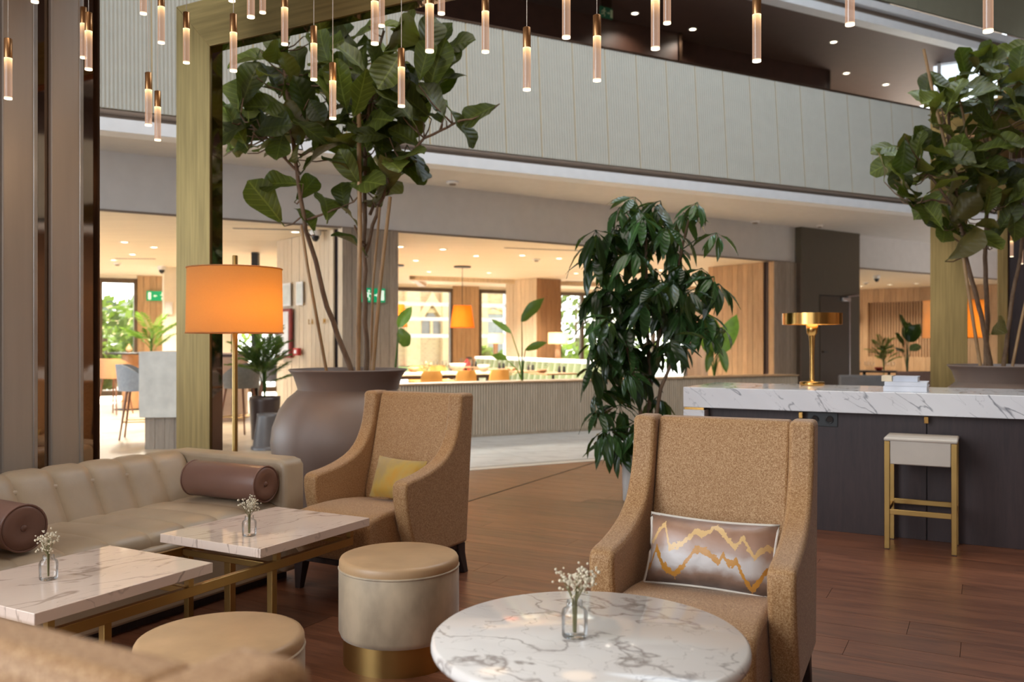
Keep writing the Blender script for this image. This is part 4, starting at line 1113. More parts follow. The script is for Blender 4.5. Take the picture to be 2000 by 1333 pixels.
def fig_tree(label, pot, d0, stems, blobs, count, explicit, seed, minpx=26, depth=.42):
    """stems: list of (radius, material, [(px,py,dd)...]); blobs: foliage masses (px,py,rx,ry)"""
    rnd = random.Random(seed)
    t = thing('fig_tree', label, 'tree', (pot[0], pot[1], .96), 0)
    org = Vector((pot[0], pot[1], .96))
    skel = []
    for r0, mat, pts, leafy in stems:
        P = [W3(px, py, d0+dd) for px, py, dd in pts]
        if pts[0][1] > 700: P[0].z = .968
        Q = []
        for i in range(len(P)-1):
            for k in range(5):
                s = k/5; Q.append(P[i].lerp(P[i+1], s)+Vector((rnd.uniform(-1, 1), rnd.uniform(-1, 1), 0))*.006*(1 if leafy else 0))
        Q.append(P[-1]); n = len(Q)
        MB().tube([q-org for q in Q], [r0*(1-.55*i/(n-1)*(1 if leafy else .2)) for i in range(n)], 8).build('stem' if leafy else 'support_cane', mat, t)
        if leafy: skel += Q
    pts = []
    tries = 0
    area_ = [rx*ry for _, _, rx, ry in blobs]
    while len(pts) < count and tries < 20000:
        tries += 1; b = rnd.choices(blobs, area_)[0]
        a = rnd.random()*2*PI; q = math.sqrt(rnd.random()); px, py = b[0]+b[2]*q*math.cos(a), b[1]+b[3]*q*math.sin(a)
        dd = rnd.uniform(-1, 1)*depth*math.sqrt(max(.05, 1-q*q))
        c = W3(px, py, d0+dd)
        if all((c-o).length > .108 for o in pts): pts.append(c)
    for px, py, dd in explicit: pts.append(W3(px, py, d0+dd))
    tw = MB()
    for k, c in enumerate(pts):
        q = min(skel, key=lambda s: (s-c).length+max(0, s.z-c.z+.05)*2.5)
        dirv = (c-q); dist = dirv.length
        dv = dirv.normalized() if dist > .05 else Vector((rnd.uniform(-1, 1), rnd.uniform(-1, 1), .3)).normalized()
        dv = (dv*.8+Vector((rnd.gauss(0, .45), rnd.gauss(0, .45), rnd.gauss(.05, .45)))).normalized()
        nrm = Vector((rnd.gauss(0, .5), rnd.gauss(-.75, .5), .6))
        sc = rnd.uniform(.72, 1.12)
        base = c-dv*.15*sc
        m4 = Matrix.Translation(base-org) @ frame(dv, nrm) @ Matrix.Scale(sc, 4)
        rep(FIGM[rnd.randrange(len(FIGM))], 'leaf', t, m4)
        b0 = base-dv*.04*sc
        if (b0-q).length > .03:
            mid = q.lerp(b0, .6)+Vector((0, 0, -.02)); tw.tube([q-org, mid-org, b0-org], [.007, .005, .004], 5)
    tw.build('twig', M['stem_bark'], t)['kind'] = 'stuff'
    return t
SB, BB = M['stem_bark'], M['bamboo']
fig_tree('tall fiddle leaf fig tree in the giant pot behind the sofa', P1, 6.1, [
    (.020, SB, [(690, 722, -.05), (640, 600, -.1), (598, 450, -.12), (575, 300, -.1), (560, 180, -.05), (548, 100, 0)], True),
    (.020, SB, [(716, 722, .0), (712, 560, .05), (712, 400, .05), (716, 250, .05), (735, 120, .05), (750, 60, .05)], True),
    (.014, SB, [(712, 500, .05), (740, 400, .0), (775, 330, -.05), (830, 270, -.1), (900, 236, -.12), (925, 232, -.12)], True),
    (.012, SB, [(712, 420, .05), (690, 340, .15), (655, 260, .2), (640, 150, .2)], True),
    (.012, SB, [(722, 420, .1), (770, 300, .2), (810, 180, .2), (835, 90, .15)], True),
    (.010, SB, [(585, 340, -.1), (520, 270, -.15), (470, 225, -.2)], True),
    (.010, SB, [(600, 430, -.1), (640, 415, -.15), (690, 395, -.1)], True),
    (.010, SB, [(716, 480, .05), (700, 465, -.05), (692, 440, -.05)], True),
    (.017, BB, [(699, 722, -.12), (703, 450, -.14), (700, 160, -.12)], False),
    (.012, BB, [(640, 722, -.16), (600, 520, -.18), (588, 440, -.17)], False),
    (.010, BB, [(724, 722, -.10), (728, 560, -.08), (742, 405, -.05)], False),
    (.014, BB, [(727, 722, -.18), (742, 560, -.16), (762, 385, -.12)], False)],
    [(540, 180, 90, 90), (515, 255, 85, 50), (640, 160, 70, 100), (755, 170, 115, 125), (745, 295, 90, 70), (600, 270, 60, 50), (820, 130, 60, 85)], 158,
    [(935, 222, -.12), (905, 248, -.1), (545, 357, -.1), (600, 366, -.05), (640, 400, -.12), (602, 425, -.1), (668, 380, -.1), (682, 415, -.12), (690, 470, -.05), (728, 385, .0), (760, 350, .05), (790, 335, .0), (465, 180, -.1), (485, 212, -.15), (455, 240, -.2), (520, 395, -.1), (815, 318, .0), (880, 85, .1), (873, 150, .1), (500, 110, -.05), (545, 90, .0)], 11)
fig_tree('fiddle leaf fig tree rising behind the marble counter', P2, 7.1, [
    (.022, SB, [(1935, 722, .0), (1918, 620, .0), (1885, 500, .0), (1870, 400, .0), (1860, 300, .0), (1850, 200, .0)], True),
    (.022, SB, [(1925, 722, .1), (1928, 600, .1), (1925, 480, .1), (1930, 350, .1), (1925, 200, .1), (1915, 130, .1)], True),
    (.018, SB, [(1958, 722, .1), (1975, 600, .15), (1995, 480, .2), (2010, 350, .15), (2020, 200, .1), (2005, 100, .1)], True),
    (.012, SB, [(1872, 420, .0), (1830, 360, -.1), (1790, 310, -.15), (1750, 290, -.2)], True),
    (.011, SB, [(1870, 400, .0), (1820, 390, -.1), (1780, 400, -.15)], True),
    (.010, SB, [(1862, 330, .0), (1845, 240, -.1), (1830, 180, -.15)], True),
    (.014, BB, [(1917, 722, -.15), (1890, 560, -.15), (1878, 480, -.15)], False),
    (.012, BB, [(1975, 722, -.12), (1992, 640, -.12), (2010, 560, -.12)], False),
    (.013, BB, [(1850, 300, -.1), (1826, 200, -.12), (1804, 96, -.15)], False),
    (.010, BB, [(1895, 300, -.05), (1880, 220, -.05), (1866, 158, -.05)], False)],
    [(1850, 330, 95, 90), (1925, 310, 90, 100), (1930, 190, 80, 85), (1835, 190, 45, 40), (1980, 250, 40, 160), (1780, 320, 60, 40), (1905, 420, 70, 50)], 135,
    [(1735, 285, -.2), (1765, 290, -.15), (1728, 320, -.2), (1790, 405, -.2), (1770, 385, -.2), (1845, 455, -.2), (1888, 480, -.2), (1920, 465, -.1), (1855, 430, -.1), (1820, 415, -.15), (1835, 160, -.1), (1860, 175, -.1), (1925, 120, .0), (1990, 90, .0), (1955, 640, -.1), (1985, 430, .0), (1900, 135, 0), (1940, 150, 0)], 23)

# ---- umbrella tree (schefflera)
def sch_prof(t): return max(.02, math.sin(PI*t**.85)**.75)
def compound(seed):
    r = random.Random(seed); b = MB(); n = r.choice((7, 8, 9))
    for k in range(n):
        a = 2*PI*k/n+r.uniform(-.15, .15); el = r.uniform(-1.2, -.35); L = r.uniform(.19, .275)
        d = Vector((math.cos(a)*math.cos(el), math.sin(a)*math.cos(el), math.sin(el)))
        m4 = frame(d, (0, 0, 1) if el > -1.2 else (math.cos(a), math.sin(a), .3))
        vs, fs = blade(L, L*.33, 4, 2, sch_prof, droop=r.uniform(.1, .4), fold=.16, wave=.03, seed=seed*9+k)
        pet = d*.05
        b.add([tuple(m4 @ Vector(v)+pet) for v in vs], fs, True)
        b.tube([(0, 0, 0), tuple(pet+d*.02)], .0022, 3)
    me = b.mesh('compound_leaf'); me.materials.append(M['umbrella_leaf']); return me
SCM = [compound(k+1) for k in range(7)]
SP = (1.02, 6.55)
ut = thing('umbrella_tree', 'dark green umbrella tree in a white fluted pot beside the marble counter', 'tree', (SP[0], SP[1], 0))
fp_ = []
for k in range(48):
    a = 2*PI*k/48; rr = 1-.035*(k % 2); fp_.append((math.cos(a)*rr, math.sin(a)*rr))
b = MB()
for (r0, z0), (r1, z1) in zip([(.16, 0), (.19, .03), (.20, .36)], [(.19, .03), (.20, .36), (.205, .37)]):
    n = 48; vs = [(x*r0, y*r0, z0) for x, y in fp_]+[(x*r1, y*r1, z1) for x, y in fp_]
    b.add(vs, [(i, (i+1) % n, n+(i+1) % n, n+i) for i in range(n)])
b.add([(x*.16, y*.16, 0) for x, y in fp_], [tuple(range(47, -1, -1))])
b.build('pot', M['white_ceramic'], ut)
MB().lathe([(.205, .37), (.205, .38), (.185, .38), (.18, .34)], 48).build('pot_rim', M['white_ceramic'], ut)
MB().lathe([(0, .35), (.182, .345)], 30).build('soil', M['soil'], ut)
rnd = random.Random(5)
so = Vector((SP[0], SP[1], 0)); sk = []
for pts in ([(1262, 880, 0), (1270, 760, .02), (1290, 640, .0), (1318, 560, .05), (1335, 470, .0), (1345, 430, 0)], [(1275, 880, .05), (1268, 720, .1), (1262, 600, .05), (1262, 480, .0), (1262, 420, .0)], [(1268, 880, -.03), (1290, 760, -.08), (1320, 690, -.1), (1370, 660, -.05)], [(1266, 860, 0), (1240, 740, -.1), (1215, 640, -.1), (1205, 540, -.05)]):
    P = [W3(px, py, 6.5+dd) for px, py, dd in pts]; P[0].z = .34; Q = []
    for i in range(len(P)-1):
        for k in range(5): Q.append(P[i].lerp(P[i+1], k/5))
    Q.append(P[-1]); sk += Q
    MB().tube([q-so for q in Q], [.017*(1-.55*i/len(Q)) for i in range(len(Q))], 7).build('stem', M['stem_bark'], ut)
tips = []; blobs = [(1268, 455, 78, 55), (1340, 425, 40, 30), (1182, 490, 38, 55), (1270, 560, 95, 75), (1195, 640, 45, 75), (1300, 660, 95, 70), (1240, 750, 85, 70), (1340, 730, 65, 60), (1175, 755, 35, 40), (1260, 830, 65, 40), (1385, 580, 25, 50), (1220, 860, 45, 28)]
ar = [x[2]*x[3] for x in blobs]; tr_ = 0
while len(tips) < 84 and tr_ < 9000:
    tr_ += 1; b_ = rnd.choices(blobs, ar)[0]; a = rnd.random()*6.283; q = math.sqrt(rnd.random())
    c = W3(b_[0]+b_[2]*q*math.cos(a), b_[1]+b_[3]*q*math.sin(a)-18, 6.5+rnd.uniform(-.42, .3)*math.sqrt(max(.1, 1-q*q)))
    if all((c-o).length > .125 for o in tips): tips.append(c)
tips += [W3(1400, 455, 6.4), W3(1160, 500, 6.35), W3(1165, 560, 6.35), W3(1158, 620, 6.3), W3(1205, 440, 6.4), W3(1170, 800, 6.3), W3(1362, 395, 6.45), W3(1210, 405, 6.4), W3(1160, 715, 6.3), W3(1410, 640, 6.4), W3(1180, 840, 6.3), W3(1240, 385, 6.5), W3(1290, 392, 6.5), W3(1375, 690, 6.3), W3(1395, 540, 6.35)]
def in_counter(c):
    r_ = Vector((c.x-1.17, c.y-5.98)); return r_.dot(-V) > -.33 and r_.dot(U) > -.34 and c.z < 1.16
tips = [c for c in tips if not in_counter(c)]
pet = MB()
for c in tips:
    q = min(sk, key=lambda s: (s-c).length+max(0, s.z-c.z+.12)*2)
    out = (c-q); out.z = 0
    tilt = Vector((out.x*.9+rnd.gauss(0, .2), out.y*.9+rnd.gauss(-.12, .2), .85)).normalized()
    m4 = Matrix.Translation(c-so) @ frame((tilt.z, 0, -tilt.x), tilt) @ Matrix.Rotation(rnd.random()*6.28, 4, 'Z') @ Matrix.Scale(rnd.uniform(.75, 1.12), 4)
    rep(SCM[rnd.randrange(7)], 'compound_leaf', ut, m4)
    mid = q.lerp(c, .5)+Vector((0, 0, .03)); pet.tube([q-so, mid-so, c-so], [.005, .0035, .003], 4)
pet.build('leaf_stalk', M['umbrella_leaf'], ut)['kind'] = 'stuff'

# ---- palms, banana plants
def frond(L, n, lw, seed, droop=.5, mat=None, spread=.36):
    r = random.Random(seed); b = MB(); pts = []
    for i in range(9): t = i/8; pts.append(Vector((0, L*t*(1-.12*t), -droop*L*t*t*.5)))
    b.tube(pts, [.006*(1-.7*i/8) for i in range(9)], 4)
    for k in range(n):
        t = .22+.78*k/(n-1); i = min(7, int(t*8)); p = pts[i].lerp(pts[i+1], t*8-i)
        for s in (-1, 1):
            ll = spread*L*(.35+.65*math.sin(PI*(t*.85+.1)))
            d = Vector((s*.8, .62, -.15+r.uniform(-.15, .2))).normalized(); e = p+d*ll+Vector((0, 0, -.1*ll)); w = lw
            m = p.lerp(e, .45)+Vector((0, 0, .02*L))
            b.add([p, m+Vector((0, w, 0)), e, m-Vector((0, w, 0))], [(0, 1, 2), (0, 2, 3)])
    me = b.mesh('frond'); me.materials.append(mat or M['palm_leaf']); return me
def palm(name, label, p, z0, zt, n, L, pot=None, seed=1, group=None, az=(0, 6.283)):
    r = random.Random(seed); t = thing(name, label, 'plant', (p[0], p[1], z0), 0, group)
    FR = [frond(L, 24, .0065, seed*7+k, r.uniform(.25, .8), None, .30) for k in range(4)]
    ht = zt-z0
    for k in range(n):
        a = az[0]+(az[1]-az[0])*(k+r.random()*.6)/n; el = r.uniform(.45, 1.45)
        h = ht*r.uniform(.2, .62)
        b = (r.uniform(-.03, .03), r.uniform(-.03, .03), h)
        MB().tube([(0, 0, 0), b], .007, 5).build('stalk', M['palm_leaf'], t) if k % 2 == 0 else None
        rep(FR[k % 4], 'frond', t, Matrix.Translation(b) @ frame((math.cos(a)*math.cos(el), math.sin(a)*math.cos(el), math.sin(el)), (-math.cos(a)*.3, -math.sin(a)*.3, 1)) @ Matrix.Scale(r.uniform(.75, 1.1), 4))
    return t
def dark_pot(label, p, r, h, mat, taper=.8, saucer=None, sx=1.0):
    t = thing('plant_pot', label, 'plant pot', (p[0], p[1], 0))
    MB().lathe([(r*taper, .0), (r*taper*1.03, .02), (r, h*.9), (r, h), (r-.02, h), (r-.03, h*.93)], 32).build('pot_body', mat, t)
    MB().lathe([(0, h*.92), (r-.025, h*.92)], 24).build('soil', M['soil'], t)
    if saucer: MB().lathe([(saucer, 0), (saucer, .03), (saucer-.02, .04), (r*taper, .05)], 32).build('saucer', mat, t)
    return t
dpm = pm('pot_brown', (.055, .036, .032), .35); dpg = pm('pot_grey', (.12, .105, .10), .35)
pp = W(517, 10.9)
dark_pot('tall dark brown pot holding the palm left of the giant pot', pp, .19, .53, dpm, .82)
palm('palm_plant', 'green palm growing from the tall dark pot', pp, .50, 1.38, 30, .54, seed=3)
dark_pot('small empty dark grey pot with a wide foot, half behind the giant pot', W(524, 9.9), .125, .40, dpg, 1.35, .19)
def paddle_prof(t): return max(.03, math.sin(PI*min(1, t**.9))**.7)
def paddle_plant(name, label, p, z0, leaves, d0, mat=M['banana_leaf'], group=None):
    """leaves: (base px,py)->(tip px,py), width; stalks rise from the base point"""
    t = thing(name, label, 'plant', (p[0], p[1], z0), 0, group); org = Vector((p[0], p[1], z0))
    for k, (bx, by, tx, ty, w, face) in enumerate(leaves):
        b = W3(bx, by, d0+.05*(k % 3-1)); e = W3(tx, ty, d0+.05*(k % 3-1)+face[1]); L = (e-b).length
        mid = Vector((p[0], p[1], 0)).lerp(Vector((b.x, b.y, 0)), .35); mid.z = z0+(b.z-z0)*.55
        MB().tube([(0, 0, 0), mid-org, b-org], [.012, .009, .006], 6).build('stalk', mat, t)
        vs, fs = blade(L, w, 7, 4, paddle_prof, droop=.06, fold=.12, wave=.05, seed=k+40)
        o = MB().add(vs, fs, True).build('leaf', mat, t); o.matrix_local = Matrix.Translation(b-org) @ frame(e-b, (face[0], -.8, .5))
    return t
pb = FP(FW(1020, M_WALL+.2), M_WALL+.2); db = pb[1]
paddle_plant('bird_of_paradise', 'thin bird of paradise plant standing in the slatted planter wall', pb, .69, [(1019, 628, 1062, 580, .20, (-.4, -.1)), (999, 652, 960, 622, .10, (.3, .1)), (1026, 684, 1068, 668, .12, (0, -.1)), (990, 703, 960, 692, .12, (.2, .1))], db)
pb2 = FP(FW(766, M_WALL+.55), M_WALL+.55)
paddle_plant('bird_of_paradise', 'paddle leaf plant half hidden behind the left wall block', pb2, .0, [(778, 640, 804, 598, .15, (.2, 0)), (778, 668, 803, 655, .30, (0, 0))], pb2[1]+.0)
pb3 = FP(FW(1395, M_WALL+.2), M_WALL+.2)
paddle_plant('bird_of_paradise', 'bright green broad leaf plant behind the umbrella tree', pb3, .69, [(1400, 690, 1385, 612, .34, (.3, -.2)), (1412, 690, 1438, 612, .28, (-.4, 0)), (1380, 690, 1366, 620, .20, (.4, .1)), (1408, 680, 1420, 728, .14, (0, -.2)), (1390, 676, 1380, 728, .12, (0, -.2))], pb3[1])
# monstera and palm on the right
pm_ = W(1772, 20.0)
bxp = thing('planter_box', 'brown wooden planter box before the ribbed niche', 'plant pot', (*W(1768, 20.2), 0), D(-30))
MB().box(-.62, .75, -.22, .25, .02, .41).build('box_body', M['board_rust'], bxp, bevel=.006)
MB().box(-.60, .73, -.20, .23, .41, .418).build('soil', M['soil'], bxp)
MB().box(-.55, .68, -.15, .18, 0, .02).build('plinth', M['black'], bxp)
paddle_plant('monstera_plant', 'upright monstera plant before the ribbed niche', pm_, .42, [(1769, 658, 1760, 614, .34, (.5, -.3)), (1775, 668, 1797, 632, .36, (-.6, -.2)), (1766, 680, 1750, 650, .30, (.7, -.2)), (1777, 686, 1799, 672, .22, (-.2, .3)), (1772, 668, 1776, 628, .30, (-.1, .2)), (1764, 690, 1748, 678, .2, (.3, .2))], 20.0, M['umbrella_leaf'])
palm('palm_plant', 'dark feathery palm left of the monstera plant', W(1726, 20.45), .42, 1.5, 18, .44, seed=9)
palm('palm_plant', 'yellow green palm behind the grey bar end on the left', W(296, 13.5), .9, 1.6, 12, .55, seed=14)
# ================================================================== BAR AREA (left)
bc = thing('bar_end', 'grey bar block on a wooden plinth left of the brass upright', 'bar', (*W(271, 9.8), 0), D(3))
MB().box(0, .62, 0, .9, .36, 1.10).build('bar_block', pm('bar_grey', (.62, .60, .54), .6), bc, bevel=.004)
nb = 5
for k in range(nb): MB().box(.05+k*.11, .05+(k+1)*.11-.004, .05, .09, 0, .358).build('plinth_board', M['board_grey'], bc)
MB().box(.05, .60, .092, .85, 0, .358).build('plinth_core', M['espresso'], bc)
b2 = thing('back_bar', 'beige bar cabinet with a dark top seen past the brass upright', 'bar', (*W(404, 13.2), 0), D(8))
MB().box(-.3, .36, 0, 1.6, 0, .98).build('cabinet', pm('cab_beige', (.40, .27, .19), .5), b2, bevel=.004)
MB().box(-.32, .38, -.02, 1.62, .98, 1.02).build('dark_top', M['espresso'], b2, bevel=.003)
def tub_stool(label, p, ang, fabric, H=.93):
    """upholstered bar stool, curved low back, four splayed legs; faces local +Y"""
    t = thing('tub_stool', label, 'stool', (p[0], p[1], 0), ang, 'upholstered bar stools')
    MB().lathe([(0, .62), (.17, .62), (.20, .64), (.205, .68), (.19, .715), (.1, .725), (0, .725)], 28).build('seat', fabric, t)
    def shell(off):
        def fn(a, c):
            th = PI*1.5+(a-.5)*PI*1.25; k = 1-abs(a-.5)*2; zt = .70+(H-.70)*(.25+.75*math.sin(PI*.5*min(1, k*1.6)))
            r = .205+off+.035*c; return (r*math.cos(th), r*math.sin(th), .60+(zt-.60)*c)
        return fn
    b = MB().grid(shell(0), 21, 5, flip=True).grid(shell(.035), 21, 5)
    n = 21
    top = [shell(0)(i/20, 1) for i in range(n)]+[shell(.035)(i/20, 1) for i in range(n)]; b.add(top, [(i, i+1, n+i+1, n+i) for i in range(n-1)], True)
    bot = [shell(0)(i/20, 0) for i in range(n)]+[shell(.035)(i/20, 0) for i in range(n)]; b.add(bot, [(n+i, n+i+1, i+1, i) for i in range(n-1)], True)
    for i in (0, 20):
        e = [shell(0)(i/20, j/4) for j in range(5)]+[shell(.035)(i/20, j/4) for j in range(5)]; b.add(e, [(j, j+1, 5+j+1, 5+j) for j in range(4)])
    b.build('backrest', fabric, t)
    for sx in (-1, 1):
        for sy in (-1, 1): MB().tube([(sx*.12, sy*.12, .63), (sx*.20, sy*.20, 0)], [.016, .010], 8).build('leg', pm('stool_leg', (.20, .085, .045), .4, .2), t)
    q = [(sx*.172, sy*.172, .22) for sx, sy in ((-1, -1), (1, -1), (1, 1), (-1, 1), (-1, -1))]
    MB().tube(q, .007, 6).build('foot_ring', M['brass_satin'], t)
    return t
s1 = tub_stool('tan leather bar stool seen from behind at the left window', W(224, 14.6), D(-15), M['tan_leather'])
tub_stool('blue grey bar stool standing in front of the grey bar block', W(272, 10.95), D(-75), M['grey_blue'])
tub_stool('grey bar stool behind the pole of the amber floor lamp', W(468, 11.6), D(75), M['grey_fabric'])
tub_stool('grey beige bar stool farther back between lamp and palm', W(528, 13.6), D(20), M['grey_fabric'])
bt = thing('bar_table', 'high round bar table with a thick wooden pedestal by the left window', 'table', (*W(256, 15.6), 0))
MB().lathe([(.0, .985), (.42, .985), (.425, 1.0), (.42, 1.015), (0, 1.015)], 40).build('table_top', M['black'], bt)
MB().lathe([(.15, 0), (.15, .985)], 28).build('pedestal', M['tan_leather'], bt)
MB().lathe([(.28, 0), (.28, .015), (.15, .02)], 32).build('foot_plate', M['black_metal'], bt)
vz = thing('table_vase', 'small terracotta vase on the high round bar table', 'vase', (*W(252, 15.5), 1.016))
MB().lathe([(.03, 0), (.055, .03), (.05, .08), (.02, .12), (.018, .145)], 20).build('vase_body', M['tan_leather'], vz)
MB().tube([(0, 0, .1), (.01, 0, .17)], .004, 5).build('vase_stem', M['dry_stem'], vz)
bcl = thing('steel_post', 'slim black post beyond the palm', 'post', (*W(499, 14.6), 0))
MB().box(-.055, .055, -.055, .055, .01, 2.69).build('post_shaft', M['black_metal'], bcl)
MB().box(-.09, .09, -.09, .09, 0, .01).build('post_foot', M['black_metal'], bcl)

# ================================================================== RESTAURANT
def dining_chair(label, p, ang, fabric=M['mustard'], H=.73):
    t = thing('dining_chair', label, 'chair', (p[0], p[1], 0), ang, 'mustard dining chairs')
    MB().box(-.21, .21, -.21, .21, .40, .45).build('seat', fabric, t, bevel=.02)
    b = MB()
    def fn(o):
        def f(a, c):
            s = (a-.5)*2; w = .20-.035*c; z = .44+(H-.44)*(1-(1-c)**1.0)
            if c > .85: w *= 1-(c-.85)*.8
            return (s*w, -.21-.03*c+.045*s*s+o, z)
        return f
    b.grid(fn(0), 7, 7, flip=False).grid(fn(-.03), 7, 7, flip=True)
    for c in (0, 1):
        e = [fn(0)(i/6, c) for i in range(7)]+[fn(-.03)(i/6, c) for i in range(7)]; b.add(e, [(i, i+1, 7+i+1, 7+i) for i in range(6)])
    for a in (0, 1):
        e = [fn(0)(a, i/6) for i in range(7)]+[fn(-.03)(a, i/6) for i in range(7)]; b.add(e, [(i, i+1, 7+i+1, 7+i) for i in range(6)])
    b.build('backrest', fabric, t)
    for sx in (-1, 1):
        for sy in (-1, 1): MB().tube([(sx*.17, sy*.17, .41), (sx*.20, sy*.20, 0)], [.014, .009], 6).build('leg', M['dark_wood'], t)
    return t
dc = [dining_chair('mustard dining chair at the long table, leftmost of the three before it', W(835, 14.5), D(25))]
dc.append(dup(dc[0], (*W(902, 14.8), 0), label='mustard dining chair at the long table, middle of the three before it'))
dc.append(dup(dc[0], (*W(966, 15.1), 0), label='mustard dining chair at the long table, rightmost of the three before it'))
dup(dc[0], (*W(822, 17.2), 0), D(205), 'mustard dining chair beyond the long table, left one')
dup(dc[0], (*W(862, 17.4), 0), D(205), 'mustard dining chair beyond the long table, right one')
lt = thing('dining_table', 'long dark dining table laid with glasses behind the slatted wall', 'table', (*W(786, 15.6), 0), WA)
MB().box(-.3, 1.72, -.35, .35, .61, .655).build('table_top', M['board_pale'], lt, bevel=.004)
MB().box(-.25, 1.67, -.30, .30, .545, .608).build('apron', M['espresso'], lt)
for x in (-.2, 1.56):
    for y in (-.25, .22): MB().box(x, x+.06, y, y+.06, 0, .545).build('leg', M['espresso'], lt)
def on_table(o, x, y): v = o.matrix_basis @ Vector((x, y, 0)); return (v.x, v.y)
def goblet(label, p, z, s=1.0):
    t = thing('wine_glass', label, 'glass', (p[0], p[1], z), 0, 'glassware of the restaurant')
    MB().lathe([(.034*s, 0), (.034*s, .003*s), (.004*s, .008*s), (.004*s, .085*s), (.025*s, .10*s), (.042*s, .14*s), (.036*s, .20*s)], 14).build('glass_body', M['clear_glass'], t)
    return t
def tumbler(label, p, z, mat):
    t = thing('salt_mill', label, 'mill', (p[0], p[1], z), 0, 'dark salt and pepper mills')
    MB().lathe([(.028, 0), (.028, .05), (.022, .075)], 12).build('mill_body', mat, t); MB().lathe([(.022, .075), (.026, .085), (.018, .11), (0, .115)], 12).build('mill_cap', mat, t)
    return t
def bowl(name, label, p, z, r, h, mat):
    t = thing(name, label, 'bowl', (p[0], p[1], z)); MB().lathe([(r*.5, 0), (r*.8, h*.4), (r, h), (r*.94, h), (r*.7, h*.4), (0, h*.2)], 20).build('bowl_body', mat, t)
    MB().lathe([(r*.5, 0), (r*.5, .01)], 16).build('bowl_foot', mat, t); return t
ORD = ('first', 'second', 'third', 'fourth', 'fifth', 'sixth', 'seventh', 'eighth', 'ninth', 'tenth', 'eleventh', 'twelfth')
for k, (x, y) in enumerate([(.72, .2), (.84, .05), (.92, .25), (1.30, -.2), (1.42, .2), (1.54, -.05), (1.64, .2)]):
    goblet('wine glass on the long dining table, %s of seven from the left' % ORD[k], on_table(lt, x, y), .656)
bowl('wicker_basket', 'pale wicker basket at the middle of the long dining table', on_table(lt, 1.12, .1), .656, .16, .15, M['slat_taupe'])
bowl('wicker_basket', 'pale wicker basket at the right end of the long dining table', on_table(lt, 1.50, -.22), .656, .12, .13, M['slat_taupe'])
bowl('bread_bowl', 'round brown bowl on the left part of the long dining table', on_table(lt, .25, .1), .656, .11, .09, M['tan_leather'])
def bouquet(label, p, z, seed):
    r = random.Random(seed); t = thing('dried_bouquet', label, 'flowers', (p[0], p[1], z))
    b = MB(); s = MB()
    for k in range(26):
        a = r.random()*6.28; e = r.uniform(.1, 1.4); d = Vector((math.cos(a)*math.cos(e), math.sin(a)*math.cos(e), math.sin(e)))*r.uniform(.10, .19)
        s.tube([(0, 0, .02), tuple(d)], .003, 4); x = d.cross(Vector((0, 0, 1))).normalized()*.022
        b.add([tuple(d-x), tuple(d*1.25), tuple(d+x), tuple(d*.85)], [(0, 1, 2, 3)])
    s.build('stem', M['dry_stem'], t); o = b.build('blossom', pm('dry_flower', (.45, .30, .15), .8), t); o['kind'] = 'stuff'; return t
bouquet('dried bouquet on the long dining table before the wood pilaster', on_table(lt, .56, .22), .656, 3)
# green banquette
g0, g1 = Vector(W(932, 20.2)), Vector((2.05, 14.3)); gd = g1-g0; ga = math.atan2(gd.y, gd.x); GL = gd.length
bq = thing('banquette', 'long sage green channel tufted banquette with a pale ledge', 'bench', (g0.x, g0.y, 0), ga)
NG = 26; gw = GL/NG
GZ = .83
for k in range(NG):
    MB().grid(lambda a, c, k=k: (k*gw+a*gw, -.02-.05*(1-abs(2*a-1)**2.2)-.10*(1-c)*.8, .38+(GZ-.40)*c), 9, 5, flip=False).build('tuft_channel', M['sage_velvet'], bq)
MB().box(0, GL, -.02, .10, .0, GZ-.02).build('back_core', M['sage_velvet'], bq)
MB().box(-.05, GL, -.05, .42, GZ-.02, GZ+.035).build('ledge', M['white_paint'], bq, bevel=.004)
MB().box(0, GL, -.60, -.02, .02, .40).build('seat', M['sage_velvet'], bq, bevel=.03)
def bistro(label, p, items):
    t = thing('bistro_table', label, 'table', (p[0], p[1], 0), ga, 'laid bistro tables along the banquette')
    MB().box(-.34, .34, -.3, .3, .64, .665).build('table_top', M['board_rust'], t, bevel=.003)
    MB().lathe([(.2, 0), (.2, .01), (.03, .02), (.025, .64)], 20).build('pedestal', M['black_metal'], t)
    return t
def gpt(s, off): p = g0+gd.normalized()*s+Vector((gd.y, -gd.x)).normalized()*off; return (p.x, p.y)
for k, s in enumerate((1.2, 2.6, 3.9, 5.1)):
    p = gpt(s, .78); wh = ('farthest along the green banquette', 'second from the far end of the green banquette', 'third from the far end of the green banquette', 'nearest along the green banquette')[k]
    bistro('laid bistro table '+wh, p, 0)
    for q, (dx, dy) in enumerate(((-.1, .1), (.12, -.05))): goblet(('left' if q == 0 else 'right')+' wine glass on the bistro table '+wh, (p[0]+dx, p[1]+dy), .666, .9)
    for dx in (.02, .10): tumbler(('left' if dx < .05 else 'right')+' dark mill on the bistro table '+wh, (p[0]+dx+.1, p[1]+.16), .666, M['black'])
    bowl('serving_bowl', 'wooden bowl on the bistro table '+wh, (p[0]-.2, p[1]-.05), .666, .10, .06, M['board_rust'])
bouquet('dried bouquet on the nearest bistro table', (gpt(4.2, 1.0)[0]-.2, gpt(4.2, 1.0)[1]-.2), .55, 6)
